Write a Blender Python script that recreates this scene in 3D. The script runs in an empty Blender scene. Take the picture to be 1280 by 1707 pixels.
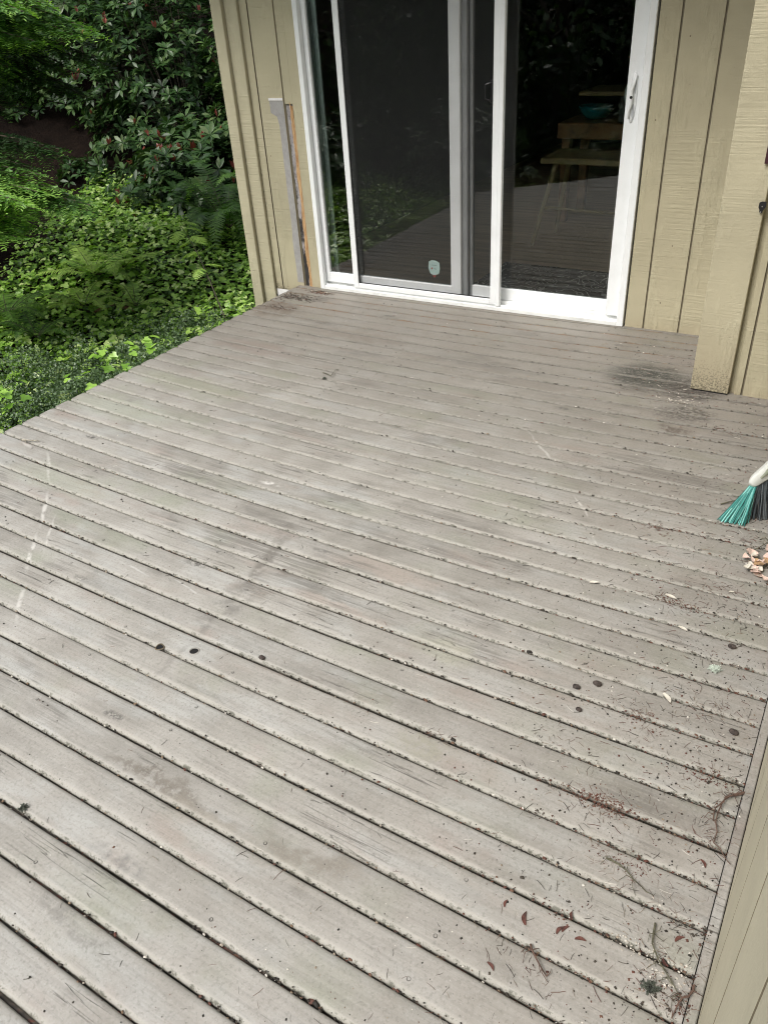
import bpy, math, random
import numpy as np
from mathutils import Vector, Matrix, noise as mn

random.seed(7); rng = np.random.default_rng(7)
scene = bpy.context.scene
COL = scene.collection

# ------------------------------------------------------------------ camera
PIT = 0.092                                  # pitch of the deck boards (m)
CAM = np.array([0.0, -40.2262 * PIT, 16.2823 * PIT])
FPX = 1305.02; PCX, PCY = 640.0, 853.5       # focal length and centre of the 1280 x 1707 photograph
def _rot(rx, ry, rz):
    Rx = np.array([[1, 0, 0], [0, math.cos(rx), -math.sin(rx)], [0, math.sin(rx), math.cos(rx)]])
    Rz = np.array([[math.cos(rz), -math.sin(rz), 0], [math.sin(rz), math.cos(rz), 0], [0, 0, 1]])
    Ry = np.array([[math.cos(ry), -math.sin(ry), 0], [math.sin(ry), math.cos(ry), 0], [0, 0, 1]])
    return Rz @ Rx @ Ry
ROT = _rot(0.99031539, -0.07076606, 0.58195297)
cam = bpy.data.cameras.new('camera'); cam_ob = bpy.data.objects.new('camera', cam); COL.objects.link(cam_ob)
cam.sensor_fit = 'VERTICAL'; cam.sensor_height = 24.0; cam.lens = 24.0 * FPX / 1707.0
cam.clip_start = 0.02; cam.clip_end = 400
M = Matrix([list(ROT[i]) + [CAM[i]] for i in range(3)] + [[0, 0, 0, 1]])
cam_ob.matrix_world = M
scene.camera = cam_ob

# ------------------------------------------------------------------ light
SUN_EL, SUN_AZ = math.radians(52), math.radians(202)     # azimuth clockwise from +Y
world = bpy.data.worlds.new('World'); scene.world = world; world.use_nodes = True
wn = world.node_tree; wn.nodes.clear()
sky = wn.nodes.new('ShaderNodeTexSky'); sky.sky_type = 'NISHITA'; sky.sun_disc = False
sky.sun_elevation = SUN_EL; sky.sun_rotation = SUN_AZ; sky.dust_density = 3.0; sky.air_density = 1.2
hs = wn.nodes.new('ShaderNodeHueSaturation'); hs.inputs['Saturation'].default_value = 0.35
bg = wn.nodes.new('ShaderNodeBackground'); bg.inputs[1].default_value = 0.15
wo = wn.nodes.new('ShaderNodeOutputWorld')
wn.links.new(sky.outputs[0], hs.inputs['Color']); wn.links.new(hs.outputs[0], bg.inputs[0]); wn.links.new(bg.outputs[0], wo.inputs[0])
sl = bpy.data.lights.new('sun', 'SUN'); sl.energy = 1.35; sl.angle = math.radians(25); sl.color = (1.0, 0.965, 0.92)
sun = bpy.data.objects.new('sun', sl); COL.objects.link(sun)
sd = Vector((math.sin(SUN_AZ) * math.cos(SUN_EL), math.cos(SUN_AZ) * math.cos(SUN_EL), math.sin(SUN_EL)))
sun.rotation_euler = sd.to_track_quat('Z', 'Y').to_euler()
scene.view_settings.view_transform = 'Standard'; scene.view_settings.look = 'None'
scene.view_settings.exposure = 1.02; scene.view_settings.gamma = 1.0
scene.render.engine = 'CYCLES'
scene.cycles.filter_width = 1.1; scene.cycles.max_bounces = 8; scene.cycles.transparent_max_bounces = 12

# ------------------------------------------------------------------ helpers
def ray(px, py):
    return ROT @ np.array([(px - PCX) / FPX, -(py - PCY) / FPX, -1.0])
def at(px, py, z=0.0):
    """the point at height z that the photograph shows at this pixel"""
    r = ray(px, py); t = (z - CAM[2]) / r[2]
    return CAM + t * r
def aty(px, py, y):
    r = ray(px, py); t = (y - CAM[1]) / r[1]
    return CAM + t * r
def atd(px, py, d):
    r = ray(px, py); return CAM + r / np.linalg.norm(r) * d

def tag(o, label=None, cat=None, group=None, kind=None):
    if label: o['label'] = label
    if cat: o['category'] = cat
    if group: o['group'] = group
    if kind: o['kind'] = kind
    return o
def empty(name, loc=(0, 0, 0), label=None, cat=None, group=None, kind=None):
    o = bpy.data.objects.new(name, None); o.location = loc; o.empty_display_size = .1
    COL.objects.link(o); bpy.context.view_layer.update()
    return tag(o, label, cat, group, kind)
def link(name, me, mats, parent=None, smooth=False):
    o = bpy.data.objects.new(name, me); COL.objects.link(o)
    for m in (mats if isinstance(mats, (list, tuple)) else [mats]): me.materials.append(m)
    if smooth:
        me.polygons.foreach_set('use_smooth', [True] * len(me.polygons))
    if parent is not None:
        o.parent = parent
        o.matrix_parent_inverse = Matrix.Translation(-Vector(parent.matrix_world.translation)) if parent.parent is None else parent.matrix_world.inverted()
    return o
class MB:
    def __init__(s): s.v = []; s.f = []; s.m = []; s.t = []
    def add(s, vs, fs, mi=0, T=None, tint=0.5):
        b = len(s.v)
        if T: vs = [T(*p) for p in vs]
        s.v += [tuple(p) for p in vs]; s.f += [tuple(i + b for i in f) for f in fs]; s.m += [mi] * len(fs)
        s.t += [tint] * len(vs)
    def box(s, x0, x1, y0, y1, z0, z1, mi=0, T=None):
        s.add([(x0, y0, z0), (x1, y0, z0), (x1, y1, z0), (x0, y1, z0), (x0, y0, z1), (x1, y0, z1), (x1, y1, z1), (x0, y1, z1)],
              [(0, 3, 2, 1), (4, 5, 6, 7), (0, 1, 5, 4), (1, 2, 6, 5), (2, 3, 7, 6), (3, 0, 4, 7)], mi, T)
    def cbox(s, x0, x1, y0, y1, z0, z1, c=0.003, mi=0, T=None):
        """box with chamfered edges"""
        vs = []; idx = {}
        X, Y, Z = (x0, x1), (y0, y1), (z0, z1)
        for i in (0, 1):
            for j in (0, 1):
                for k in (0, 1):
                    sx, sy, sz = (1, -1)[i], (1, -1)[j], (1, -1)[k]
                    for a in range(3):
                        idx[(i, j, k, a)] = len(vs)
                        vs.append((X[i] + (0 if a == 0 else sx * c), Y[j] + (0 if a == 1 else sy * c), Z[k] + (0 if a == 2 else sz * c)))
        fs = []
        g = lambda i, j, k, a: idx[(i, j, k, a)]
        for i in (0, 1):
            q = [g(i, 0, 0, 0), g(i, 1, 0, 0), g(i, 1, 1, 0), g(i, 0, 1, 0)]; fs.append(q if i else q[::-1])
            q = [g(0, i, 0, 1), g(1, i, 0, 1), g(1, i, 1, 1), g(0, i, 1, 1)]; fs.append(q[::-1] if i else q)
            q = [g(0, 0, i, 2), g(1, 0, i, 2), g(1, 1, i, 2), g(0, 1, i, 2)]; fs.append(q if i else q[::-1])
        for i in (0, 1):
            for j in (0, 1):
                fs.append([g(i, j, 0, 0), g(i, j, 1, 0), g(i, j, 1, 1), g(i, j, 0, 1)])
                fs.append([g(i, 0, j, 0), g(i, 1, j, 0), g(i, 1, j, 2), g(i, 0, j, 2)])
                fs.append([g(0, i, j, 1), g(1, i, j, 1), g(1, i, j, 2), g(0, i, j, 2)])
        for i in (0, 1):
            for j in (0, 1):
                for k in (0, 1): fs.append([g(i, j, k, 0), g(i, j, k, 1), g(i, j, k, 2)])
        s.add(vs, fs, mi, T)
    def tube(s, pts, rad, n=6, mi=0, T=None, caps=True):
        pts = [Vector(p) for p in pts]
        if not hasattr(rad, '__len__'): rad = [rad] * len(pts)
        vs = []; fs = []
        prev = None
        for i, p in enumerate(pts):
            d = (pts[min(i + 1, len(pts) - 1)] - pts[max(i - 1, 0)]).normalized()
            if prev is None:
                a = d.orthogonal().normalized()
            else:
                a = (prev - d * prev.dot(d)); a = a.normalized() if a.length > 1e-6 else d.orthogonal().normalized()
            prev = a; b = d.cross(a)
            for k in range(n):
                t = 2 * math.pi * k / n
                vs.append(p + (a * math.cos(t) + b * math.sin(t)) * rad[i])
        for i in range(len(pts) - 1):
            for k in range(n):
                fs.append((i * n + k, i * n + (k + 1) % n, (i + 1) * n + (k + 1) % n, (i + 1) * n + k))
        if caps: fs.append(tuple(range(n))[::-1]); fs.append(tuple((len(pts) - 1) * n + k for k in range(n)))
        s.add(vs, fs, mi, T)
    def blob(s, c, r, sub=1, jit=.2, mi=0, sq=(1, 1, 1), tint=.5):
        n1, n2 = (5, 3) if sub == 1 else (9, 6)
        vs = []; fs = []
        ph = random.random() * 6.28
        for j in range(n2 + 1):
            th = math.pi * j / n2
            for i in range(n1):
                a = 2 * math.pi * i / n1 + ph; rr = r * (1 + random.uniform(-jit, jit))
                vs.append((c[0] + rr * sq[0] * math.sin(th) * math.cos(a), c[1] + rr * sq[1] * math.sin(th) * math.sin(a), c[2] + rr * sq[2] * math.cos(th)))
        for j in range(n2):
            for i in range(n1):
                fs.append((j * n1 + i, (j + 1) * n1 + i, (j + 1) * n1 + (i + 1) % n1, j * n1 + (i + 1) % n1))
        s.add(vs, fs, mi, tint=tint)
    def build(s, name, mats, parent=None, smooth=False, tint=False):
        me = bpy.data.meshes.new(name); me.from_pydata(s.v, [], s.f); 
        me.polygons.foreach_set('material_index', s.m)
        if tint:
            a = me.attributes.new('tint', 'FLOAT', 'POINT'); a.data.foreach_set('value', s.t)
        o = link(name, me, mats, parent, smooth); me.update(); return o

def npmesh(name, V, F, mats, parent=None, smooth=False, attrs=None, mi=None):
    """V (n,3); F (m,k) with constant k"""
    V = np.ascontiguousarray(V, dtype=np.float32); F = np.ascontiguousarray(F, dtype=np.int32)
    me = bpy.data.meshes.new(name)
    m, k = F.shape
    me.vertices.add(len(V)); me.vertices.foreach_set('co', V.ravel())
    me.loops.add(m * k); me.loops.foreach_set('vertex_index', F.ravel())
    me.polygons.add(m); me.polygons.foreach_set('loop_start', np.arange(0, m * k, k, dtype=np.int32))
    if mi is not None: me.polygons.foreach_set('material_index', np.ascontiguousarray(mi, dtype=np.int32))
    for an, av in (attrs or {}).items():
        a = me.attributes.new(an, 'FLOAT', 'POINT'); a.data.foreach_set('value', np.ascontiguousarray(av, dtype=np.float32))
    me.update(calc_edges=True); me.validate()
    return link(name, me, mats, parent, smooth)

def scatter(tv, tf, P, D, Nn, S):
    """copies of the template (x side, y along, z normal) at P, pointing along D, facing Nn, scaled by S"""
    P = np.asarray(P, float); D = np.asarray(D, float); Nn = np.asarray(Nn, float); S = np.asarray(S, float)
    D = D / np.linalg.norm(D, axis=1, keepdims=True)
    X = np.cross(D, Nn); X /= np.linalg.norm(X, axis=1, keepdims=True) + 1e-9
    Z = np.cross(X, D)
    if S.ndim == 1: S = np.stack([S, S, S], 1)
    V = (P[:, None, :] + tv[None, :, 0:1] * (X * S[:, 0:1])[:, None, :] + tv[None, :, 1:2] * (D * S[:, 1:2])[:, None, :]
         + tv[None, :, 2:3] * (Z * S[:, 2:3])[:, None, :]).reshape(-1, 3)
    n = len(tv)
    F = (tf[None] + (np.arange(len(P)) * n)[:, None, None]).reshape(-1, tf.shape[1])
    return V, F
class Leaves:
    def __init__(s): s.V = []; s.F = []; s.T = []; s.n = 0
    def add(s, tv, tf, P, D, Nn, S, tint):
        if len(P) == 0: return
        V, F = scatter(tv, tf, P, D, Nn, S); s.V.append(V); s.F.append(F + s.n); s.n += len(V)
        s.T.append(np.repeat(np.asarray(tint, float) * np.ones(len(P)), len(tv)))
    def build(s, name, mat, parent=None):
        return npmesh(name, np.concatenate(s.V), np.concatenate(s.F), mat, parent, attrs={'tint': np.concatenate(s.T)})

# ------------------------------------------------------------------ materials
class NT:
    def __init__(s, name):
        s.m = bpy.data.materials.new(name); s.m.use_nodes = True; s.t = s.m.node_tree; s.t.nodes.clear()
        s.out = s.n('ShaderNodeOutputMaterial'); s.b = s.n('ShaderNodeBsdfPrincipled')
        s.l(s.b.outputs[0], s.out.inputs[0]); s.tc = s.n('ShaderNodeTexCoord')
        s.P = s.tc.outputs['Object']
    def n(s, ty, **kw):
        nd = s.t.nodes.new(ty)
        for k, v in kw.items(): setattr(nd, k, v)
        return nd
    def l(s, a, b): s.t.links.new(a, b)
    def setv(s, inp, v):
        if hasattr(v, 'is_linked') or isinstance(v, bpy.types.NodeSocket): s.l(v, inp)
        else: inp.default_value = v
    def math(s, op, a, b=0.0, c=None, clamp=False):
        nd = s.n('ShaderNodeMath', operation=op); nd.use_clamp = clamp
        s.setv(nd.inputs[0], a); s.setv(nd.inputs[1], b)
        if c is not None: s.setv(nd.inputs[2], c)
        return nd.outputs[0]
    def map(s, scale=(1, 1, 1), loc=(0, 0, 0), src=None):
        nd = s.n('ShaderNodeMapping'); nd.inputs['Scale'].default_value = scale; nd.inputs['Location'].default_value = loc
        s.l(src or s.P, nd.inputs[0]); return nd.outputs[0]
    def noise(s, scale, detail=4, rough=.55, vec=None, dist=0.0, w=None):
        nd = s.n('ShaderNodeTexNoise'); nd.inputs['Scale'].default_value = scale; nd.inputs['Detail'].default_value = detail
        nd.inputs['Roughness'].default_value = rough; nd.inputs['Distortion'].default_value = dist
        s.l(vec or s.P, nd.inputs['Vector']); return nd.outputs[0]
    def ramp(s, v, stops, interp='LINEAR'):
        nd = s.n('ShaderNodeValToRGB'); nd.color_ramp.interpolation = interp
        e = nd.color_ramp.elements
        while len(e) > 1: e.remove(e[-1])
        for i, (p, c) in enumerate(stops):
            if not hasattr(c, '__len__'): c = (c, c, c)
            el = e[0] if i == 0 else e.new(p)
            el.position = p; el.color = (*c, 1)
        s.l(v, nd.inputs[0]); return nd.outputs[0]
    def mix(s, f, a, b, mode='MIX'):
        nd = s.n('ShaderNodeMix', data_type='RGBA', blend_type=mode)
        s.setv(nd.inputs[0], f)
        for i, v in ((6, a), (7, b)):
            if isinstance(v, bpy.types.NodeSocket): s.l(v, nd.inputs[i])
            else: nd.inputs[i].default_value = (*v, 1) if len(v) == 3 else v
        return nd.outputs[2]
    def smooth(s, v, a, b):
        nd = s.n('ShaderNodeMapRange', interpolation_type='SMOOTHSTEP'); s.l(v, nd.inputs[0])
        nd.inputs[1].default_value = a; nd.inputs[2].default_value = b; return nd.outputs[0]
    def sep(s, src=None):
        nd = s.n('ShaderNodeSeparateXYZ'); s.l(src or s.P, nd.inputs[0]); return nd.outputs
    def attr(s, name):
        nd = s.n('ShaderNodeAttribute'); nd.attribute_name = name; return nd.outputs['Fac']
    def bump(s, h, dist=.002, strength=1.0, prev=None):
        nd = s.n('ShaderNodeBump'); nd.inputs['Distance'].default_value = dist; nd.inputs['Strength'].default_value = strength
        s.l(h, nd.inputs['Height'])
        if prev: s.l(prev, nd.inputs['Normal'])
        return nd.outputs[0]
    def fin(s, col=None, rough=.6, nor=None, spec=.5, trans=None):
        if col is not None: s.setv(s.b.inputs['Base Color'], (*col, 1) if isinstance(col, tuple) else col)
        s.setv(s.b.inputs['Roughness'], rough); s.setv(s.b.inputs['Specular IOR Level'], spec)
        if nor: s.l(nor, s.b.inputs['Normal'])
        return s.m
    def ell(s, cx, cy, rx, ry, ang=0, soft=.6, wob=None):
        """soft ellipse mask in the XY plane, 1 inside"""
        nd = s.n('ShaderNodeMapping', vector_type='TEXTURE'); nd.inputs['Location'].default_value = (cx, cy, 0)
        nd.inputs['Rotation'].default_value = (0, 0, ang); nd.inputs['Scale'].default_value = (rx, ry, 1e3)
        s.l(wob or s.P, nd.inputs[0])
        ln = s.n('ShaderNodeVectorMath', operation='LENGTH'); s.l(nd.outputs[0], ln.inputs[0])
        return s.smooth(ln.outputs['Value'], 1.0, soft)

def simple(name, col, rough=.5, var=.12, scale=20, bump=.0005, spec=.5, metal=0.0):
    t = NT(name); nz = t.noise(scale, 5)
    c2 = tuple(max(0, c * (1 - var * 2)) for c in col); c3 = tuple(min(1, c * (1 + var)) for c in col)
    c = t.ramp(nz, [(.3, c2), (.5, col), (.75, c3)])
    t.b.inputs['Metallic'].default_value = metal
    return t.fin(c, rough, t.bump(t.noise(scale * 6, 3), bump), spec)

def deck_mat():
    t = NT('weathered painted deck boards')
    bid = t.attr('bid'); edge = t.attr('edge')
    cmb = t.n('ShaderNodeCombineXYZ'); t.l(t.math('MULTIPLY', bid, 7.3), cmb.inputs[0]); t.l(t.math('MULTIPLY', bid, 3.1), cmb.inputs[2])
    ad = t.n('ShaderNodeVectorMath', operation='ADD'); t.l(t.P, ad.inputs[0]); t.l(cmb.outputs[0], ad.inputs[1]); PB = ad.outputs[0]
    big = t.noise(1.1, 3, .5); med = t.noise(5.0, 5, .6, PB); fine = t.noise(60, 6, .7)
    base = t.ramp(med, [(.25, (.250, .234, .205)), (.48, (.330, .313, .280)), (.75, (.410, .395, .362))])
    # board to board tone
    rnd = t.n('ShaderNodeTexWhiteNoise', noise_dimensions='1D'); t.l(bid, rnd.inputs['W'])
    xx = t.sep()[0]; jn = t.math('FLOOR', t.math('ADD', t.math('DIVIDE', xx, 2.1), t.math('MULTIPLY', rnd.outputs['Value'], 7.0)))
    rn2 = t.n('ShaderNodeTexWhiteNoise', noise_dimensions='1D'); t.l(t.math('MULTIPLY_ADD', jn, 3.7, bid), rn2.inputs['W'])
    tone = t.math('ADD', t.math('MULTIPLY_ADD', rnd.outputs['Value'], .15, .84), t.math('MULTIPLY', rn2.outputs['Value'], .19))
    mott = t.noise(26, 6, .72, t.map((.6, 1.5, 1), (0, 0, 0), PB)); tone = t.math('MULTIPLY', tone, t.math('MULTIPLY_ADD', mott, .42, .79))
    base = t.mix(1.0, base, t.mix(tone, (0, 0, 0), (1, 1, 1)), 'MULTIPLY')
    # greenish and pinkish drifts
    g = t.smooth(t.noise(2.3, 4, .6, PB), .52, .70); base = t.mix(t.math('MULTIPLY', g, .55), base, (.255, .272, .200))
    p = t.smooth(t.noise(2.9, 4, .6, t.map((1, 2.2, 1), (9, 4, 2), PB)), .55, .72); base = t.mix(t.math('MULTIPLY', p, .55), base, (.31, .255, .22))
    # grey bleach patches
    bl = t.smooth(t.noise(3.3, 5, .6, t.map((1, 2.5, 1), (3, 14, 2), PB)), .5, .68); base = t.mix(t.math('MULTIPLY', bl, .5), base, (.40, .405, .385))
    # towards the house the boards are dirtier and browner, with shade painted in too
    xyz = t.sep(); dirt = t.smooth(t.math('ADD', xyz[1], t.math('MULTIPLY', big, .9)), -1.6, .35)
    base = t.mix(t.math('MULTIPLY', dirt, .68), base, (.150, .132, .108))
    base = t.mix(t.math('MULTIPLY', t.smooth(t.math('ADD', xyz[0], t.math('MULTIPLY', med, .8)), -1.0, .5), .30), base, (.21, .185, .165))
    # named stains
    wob = t.n('ShaderNodeTexNoise'); wob.inputs['Scale'].default_value = 9; wob.inputs['Detail'].default_value = 4; t.l(t.P, wob.inputs['Vector'])
    wv = t.n('ShaderNodeVectorMath', operation='MULTIPLY_ADD'); t.l(wob.outputs['Color'], wv.inputs[0]); wv.inputs[1].default_value = (.14, .14, 0); 
    sub = t.n('ShaderNodeVectorMath', operation='ADD'); t.l(t.P, sub.inputs[0]); sub.inputs[1].default_value = (-.07, -.07, 0); t.l(sub.outputs[0], wv.inputs[2])
    W = wv.outputs[0]
    def stain(px, py, rx, ry, col, k, ang=0, thr=None):
        nonlocal base
        q = at(px, py); m = t.ell(q[0], q[1], rx, ry, ang, .35, W)
        if thr: m = t.math('MULTIPLY', m, t.smooth(t.noise(thr[0], 5, .75), thr[1], thr[2]))
        if thr and thr[0] >= 60:      # mildew: broken into specks and streaks that run with the grain
            m = t.math('MULTIPLY', m, t.math('ADD', t.math('MULTIPLY', t.smooth(t.noise(1.0, 4, .7, t.map((26, 95, 1))), .38, .50), 1.0), t.math('MULTIPLY', t.smooth(t.noise(170, 4, .8), .46, .56), .7), None, True))
        base = t.mix(t.math('MULTIPLY', m, k), base, col)
    stain(1080, 628, .24, .20, (.035, .036, .030), 1.0, 0, (75, .34, .48))
    stain(1150, 650, .16, .15, (.045, .038, .034), 1.0, 0, (75, .36, .49))
    stain(1140, 690, .16, .12, (.05, .042, .038), .9, .3, (60, .42, .54))
    stain(1125, 718, .09, .04, (.085, .07, .058), .8, 0, (60, .40, .5))
    stain(1115, 715, .07, .05, (.10, .075, .06), .6, 0, (60, .45, .6))
    stain(455, 515, .24, .15, (.115, .09, .068), .85, 0, (14, .3, .55))
    stain(600, 560, .4, .10, (.165, .135, .11), .5, 0, (14, .3, .55))
    stain(820, 610, .45, .07, (.17, .16, .14), .6)
    stain(640, 950, .28, .05, (.335, .285, .245), .6)
    stain(560, 1010, .25, .035, (.34, .29, .25), .6)
    stain(740, 1090, .12, .05, (.33, .33, .25), .5)
    stain(430, 985, .16, .045, (.20, .17, .14), .6, 0, (18, .4, .6))
    stain(475, 890, .05, .12, (.18, .165, .145), .6, -.3, (22, .42, .6))
    stain(390, 1000, .06, .16, (.16, .15, .135), .6, -.1, (22, .42, .6))
    stain(270, 1300, .24, .030, (.165, .145, .118), .85, 0, (34, .36, .54))
    stain(330, 1350, .20, .03, (.225, .203, .168), .7, 0, (22, .3, .5))
    stain(520, 1430, .18, .03, (.215, .193, .16), .85, 0, (30, .36, .55))
    stain(410, 1400, .30, .035, (.27, .247, .21), .6)
    stain(120, 1540, .16, .03, (.22, .21, .19), .7, 0, (40, .4, .55))
    stain(700, 1240, .10, .05, (.26, .25, .19), .6, 0, (30, .4, .55))
    stain(880, 640, .30, .07, (.185, .165, .14), .6)
    stain(1130, 600, .22, .09, (.20, .175, .155), .6)
    stain(200, 680, .5, .12, (.29, .305, .23), .5)
    stain(100, 800, .4, .1, (.32, .335, .26), .4)
    stain(310, 640, .5, .10, (.26, .27, .19), .5)
    stain(190, 1450, .12, .035, (.16, .155, .145), .7, 0, (30, .42, .58))
    stain(430, 580, .4, .1, (.20, .15, .125), .45)
    # bare grain, seen where the paint has worn: lines run along the board
    G = t.map((3.0, 95, 3), (0, 0, 0), PB); grain = t.noise(1.0, 7, .65, G, .6)
    wearm = t.smooth(t.noise(2.2, 4, .6, t.map((1, 1.8, 1), (5, 1, 0), PB)), .56, .68)
    base = t.mix(t.math('MULTIPLY', t.math('MULTIPLY', wearm, t.smooth(grain, .62, .44)), .55), base, (.13, .12, .105))
    # long hairline cracks along the grain
    cr = t.noise(1.0, 3, .5, t.map((1.1, 46, 1), (0, 0, 0), PB), .4)
    crk = t.smooth(t.math('ABSOLUTE', t.math('SUBTRACT', cr, .5)), .006, .0)
    crm = t.smooth(t.noise(2.4, 3, .5, t.map((1, 1, 1), (2, 8, 0), PB)), .56, .62)
    crk = t.math('MULTIPLY', crk, crm)
    base = t.mix(t.math('MULTIPLY', crk, .65), base, (.07, .062, .055))
    # knots
    vo = t.n('ShaderNodeTexVoronoi', feature='F1'); vo.inputs['Scale'].default_value = 1.0; vo.inputs['Randomness'].default_value = 1
    t.l(t.map((3.1, 10.9, .1), (0, 0, 0), t.mix(.018, PB, wob.outputs['Color'], 'ADD')), vo.inputs['Vector'])
    kn = t.smooth(vo.outputs['Distance'], .19, .03); km = t.smooth(t.n('ShaderNodeSeparateColor').outputs[0], .0, 1.0)
    sc = t.n('ShaderNodeSeparateColor'); t.l(vo.outputs['Color'], sc.inputs[0]); km = t.smooth(sc.outputs[0], .66, .70)
    kst = t.smooth(t.noise(55, 4, .8, t.map((1, 1, 1), (1, 2, 3))), .42, .56)
    base = t.mix(t.math('MULTIPLY', t.math('MULTIPLY', kn, km), t.math('MULTIPLY', kst, .95)), base, (.07, .066, .06))
    # specks of dirt and paint chips
    base = t.mix(t.math('MULTIPLY', t.smooth(fine, .64, .70), .55), base, (.10, .09, .075))
    base = t.mix(t.math('MULTIPLY', t.smooth(t.noise(85, 4, .7, t.map((.5, 1, 1), (7, 3, 1))), .70, .74), .6), base, (.60, .58, .53))
    base = t.mix(t.math('MULTIPLY', t.math('SUBTRACT', t.noise(190, 3, .7), .5), .45, None, True), base, (.7, .7, .7))
    base = t.mix(t.math('MULTIPLY', t.smooth(t.noise(120, 5, .75), .5, .36), .34), base, (.13, .125, .105))
    base = t.mix(t.math('MULTIPLY', t.smooth(grain, .56, .40), .16), base, (.12, .115, .10))
    # scuffed paint scratches near the left edge
    def seg(p, q, w, k, col=(.56, .54, .50)):
        nonlocal base
        a = at(*p); b = at(*q); L = math.hypot(b[0] - a[0], b[1] - a[1]); an = math.atan2(b[1] - a[1], b[0] - a[0])
        wv2 = t.mix(.03, t.P, wob.outputs['Color'], 'ADD')
        m = t.ell((a[0] + b[0]) / 2 + .015, (a[1] + b[1]) / 2 + .015, L / 2, w, an, .2, wv2)
        m = t.math('MULTIPLY', m, t.smooth(t.noise(24, 3, .6), .36, .52))
        base = t.mix(t.math('MULTIPLY', m, k), base, col)
    seg((78, 745), (84, 810), .010, .5); seg((82, 815), (66, 885), .011, .8); seg((64, 880), (42, 965), .011, .8); seg((42, 965), (24, 1050), .011, .7)
    seg((96, 850), (66, 940), .007, .6); seg((30, 735), (60, 748), .01, .5)
    seg((870, 705), (935, 790), .008, .5); seg((955, 820), (985, 870), .006, .6); seg((985, 880), (996, 925), .006, .4)
    seg((1215, 770), (1165, 782), .005, .6)
    seg((500, 872), (372, 1015), .032, .75, (.15, .138, .12)); seg((372, 1010), (320, 1075), .02, .6, (.16, .15, .135)); seg((330, 1060), (235, 1150), .016, .45, (.17, .16, .145))
    seg((190, 930), (260, 965), .005, .5, (.56, .55, .52)); seg((280, 955), (350, 1005), .005, .5, (.56, .55, .52)); seg((430, 800), (470, 812), .016, .9, (.60, .58, .54))
    # rounded edges: bare pale wood with the lit rim painted in, then dark mould down the side
    el = t.smooth(t.math('ADD', edge, t.math('MULTIPLY', t.math('SUBTRACT', t.noise(45, 5, .7, t.map((.25, 1, 1))), .5), .9)), .25, .75)
    base = t.mix(t.math('MULTIPLY', el, .5), base, (.36, .345, .30))
    base = t.mix(t.math('MULTIPLY', t.math('MULTIPLY', edge, dirt), .7), base, (.07, .06, .05))  # edges near the house darkened in colour to cancel their lit rims
    mould = t.math('MULTIPLY', t.smooth(t.noise(60, 6, .8), .49, .60), t.smooth(edge, .55, .95)); base = t.mix(t.math('MULTIPLY', mould, .8), base, (.085, .085, .062))
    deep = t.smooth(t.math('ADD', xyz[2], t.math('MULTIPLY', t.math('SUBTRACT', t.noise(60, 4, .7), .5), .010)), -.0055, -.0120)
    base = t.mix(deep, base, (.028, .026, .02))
    h = t.math('ADD', t.math('MULTIPLY', grain, t.math('MULTIPLY_ADD', wearm, .8, .35)), t.math('MULTIPLY', fine, .6))
    h = t.math('SUBTRACT', h, t.math('MULTIPLY', crk, 1.5))
    nb = t.bump(h, .0011, .9)
    return t.fin(base, t.math('MULTIPLY_ADD', med, .3, .45), nb, .32)

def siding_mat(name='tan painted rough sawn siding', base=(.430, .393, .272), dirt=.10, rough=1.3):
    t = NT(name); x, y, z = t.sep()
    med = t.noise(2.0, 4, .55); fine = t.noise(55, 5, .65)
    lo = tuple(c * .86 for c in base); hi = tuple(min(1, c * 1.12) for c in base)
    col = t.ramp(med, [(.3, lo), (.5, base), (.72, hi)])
    # saw marks: fine lines across the board
    saw = t.noise(1.0, 5, .6, t.map((2.5, 2.5, 110), (0, 0, 0)), .3); sawm = t.smooth(t.noise(2.6, 3, .6), .42, .6)
    gr = t.noise(1.0, 6, .7, t.map((55, 55, 9), (3, 1, 0)), 1.5); grm = t.smooth(t.noise(3.1, 3, .6, t.map((2.2, 2.2, .5), (5, 2, 8))), .48, .62)
    h = t.math('ADD', t.math('MULTIPLY', saw, t.math('MULTIPLY_ADD', sawm, .7, .15)), t.math('MULTIPLY', gr, t.math('MULTIPLY_ADD', grm, rough, rough * .08)))
    h = t.math('ADD', h, t.math('MULTIPLY', fine, .3))
    col = t.mix(t.math('MULTIPLY', t.smooth(fine, .66, .74), .3), col, (.2, .17, .11))
    col = t.mix(t.math('MULTIPLY', t.smooth(h, .9, .5), .12), col, (.25, .21, .14))  # low spots darkened in colour to paint in crevice shade
    if dirt:      # mildew speckles and splash dirt at the foot
        zz = t.math('ADD', z, t.math('MULTIPLY', med, .12))
        s1 = t.math('MULTIPLY', t.smooth(zz, dirt, .02), t.smooth(t.math('ADD', t.noise(130, 5, .8), t.math('MULTIPLY', t.smooth(zz, dirt * .8, .04), .11)), .57, .64))
        col = t.mix(t.math('MULTIPLY', t.smooth(zz, dirt * 1.6, .03), .35), col, (.33, .26, .17))
        col = t.mix(t.math('MULTIPLY', s1, .8), col, (.05, .045, .03))
    t.b.inputs['Specular IOR Level'].default_value = .3
    return t.fin(col, .62, t.bump(h, .0042, 1.0), .3)

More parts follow.
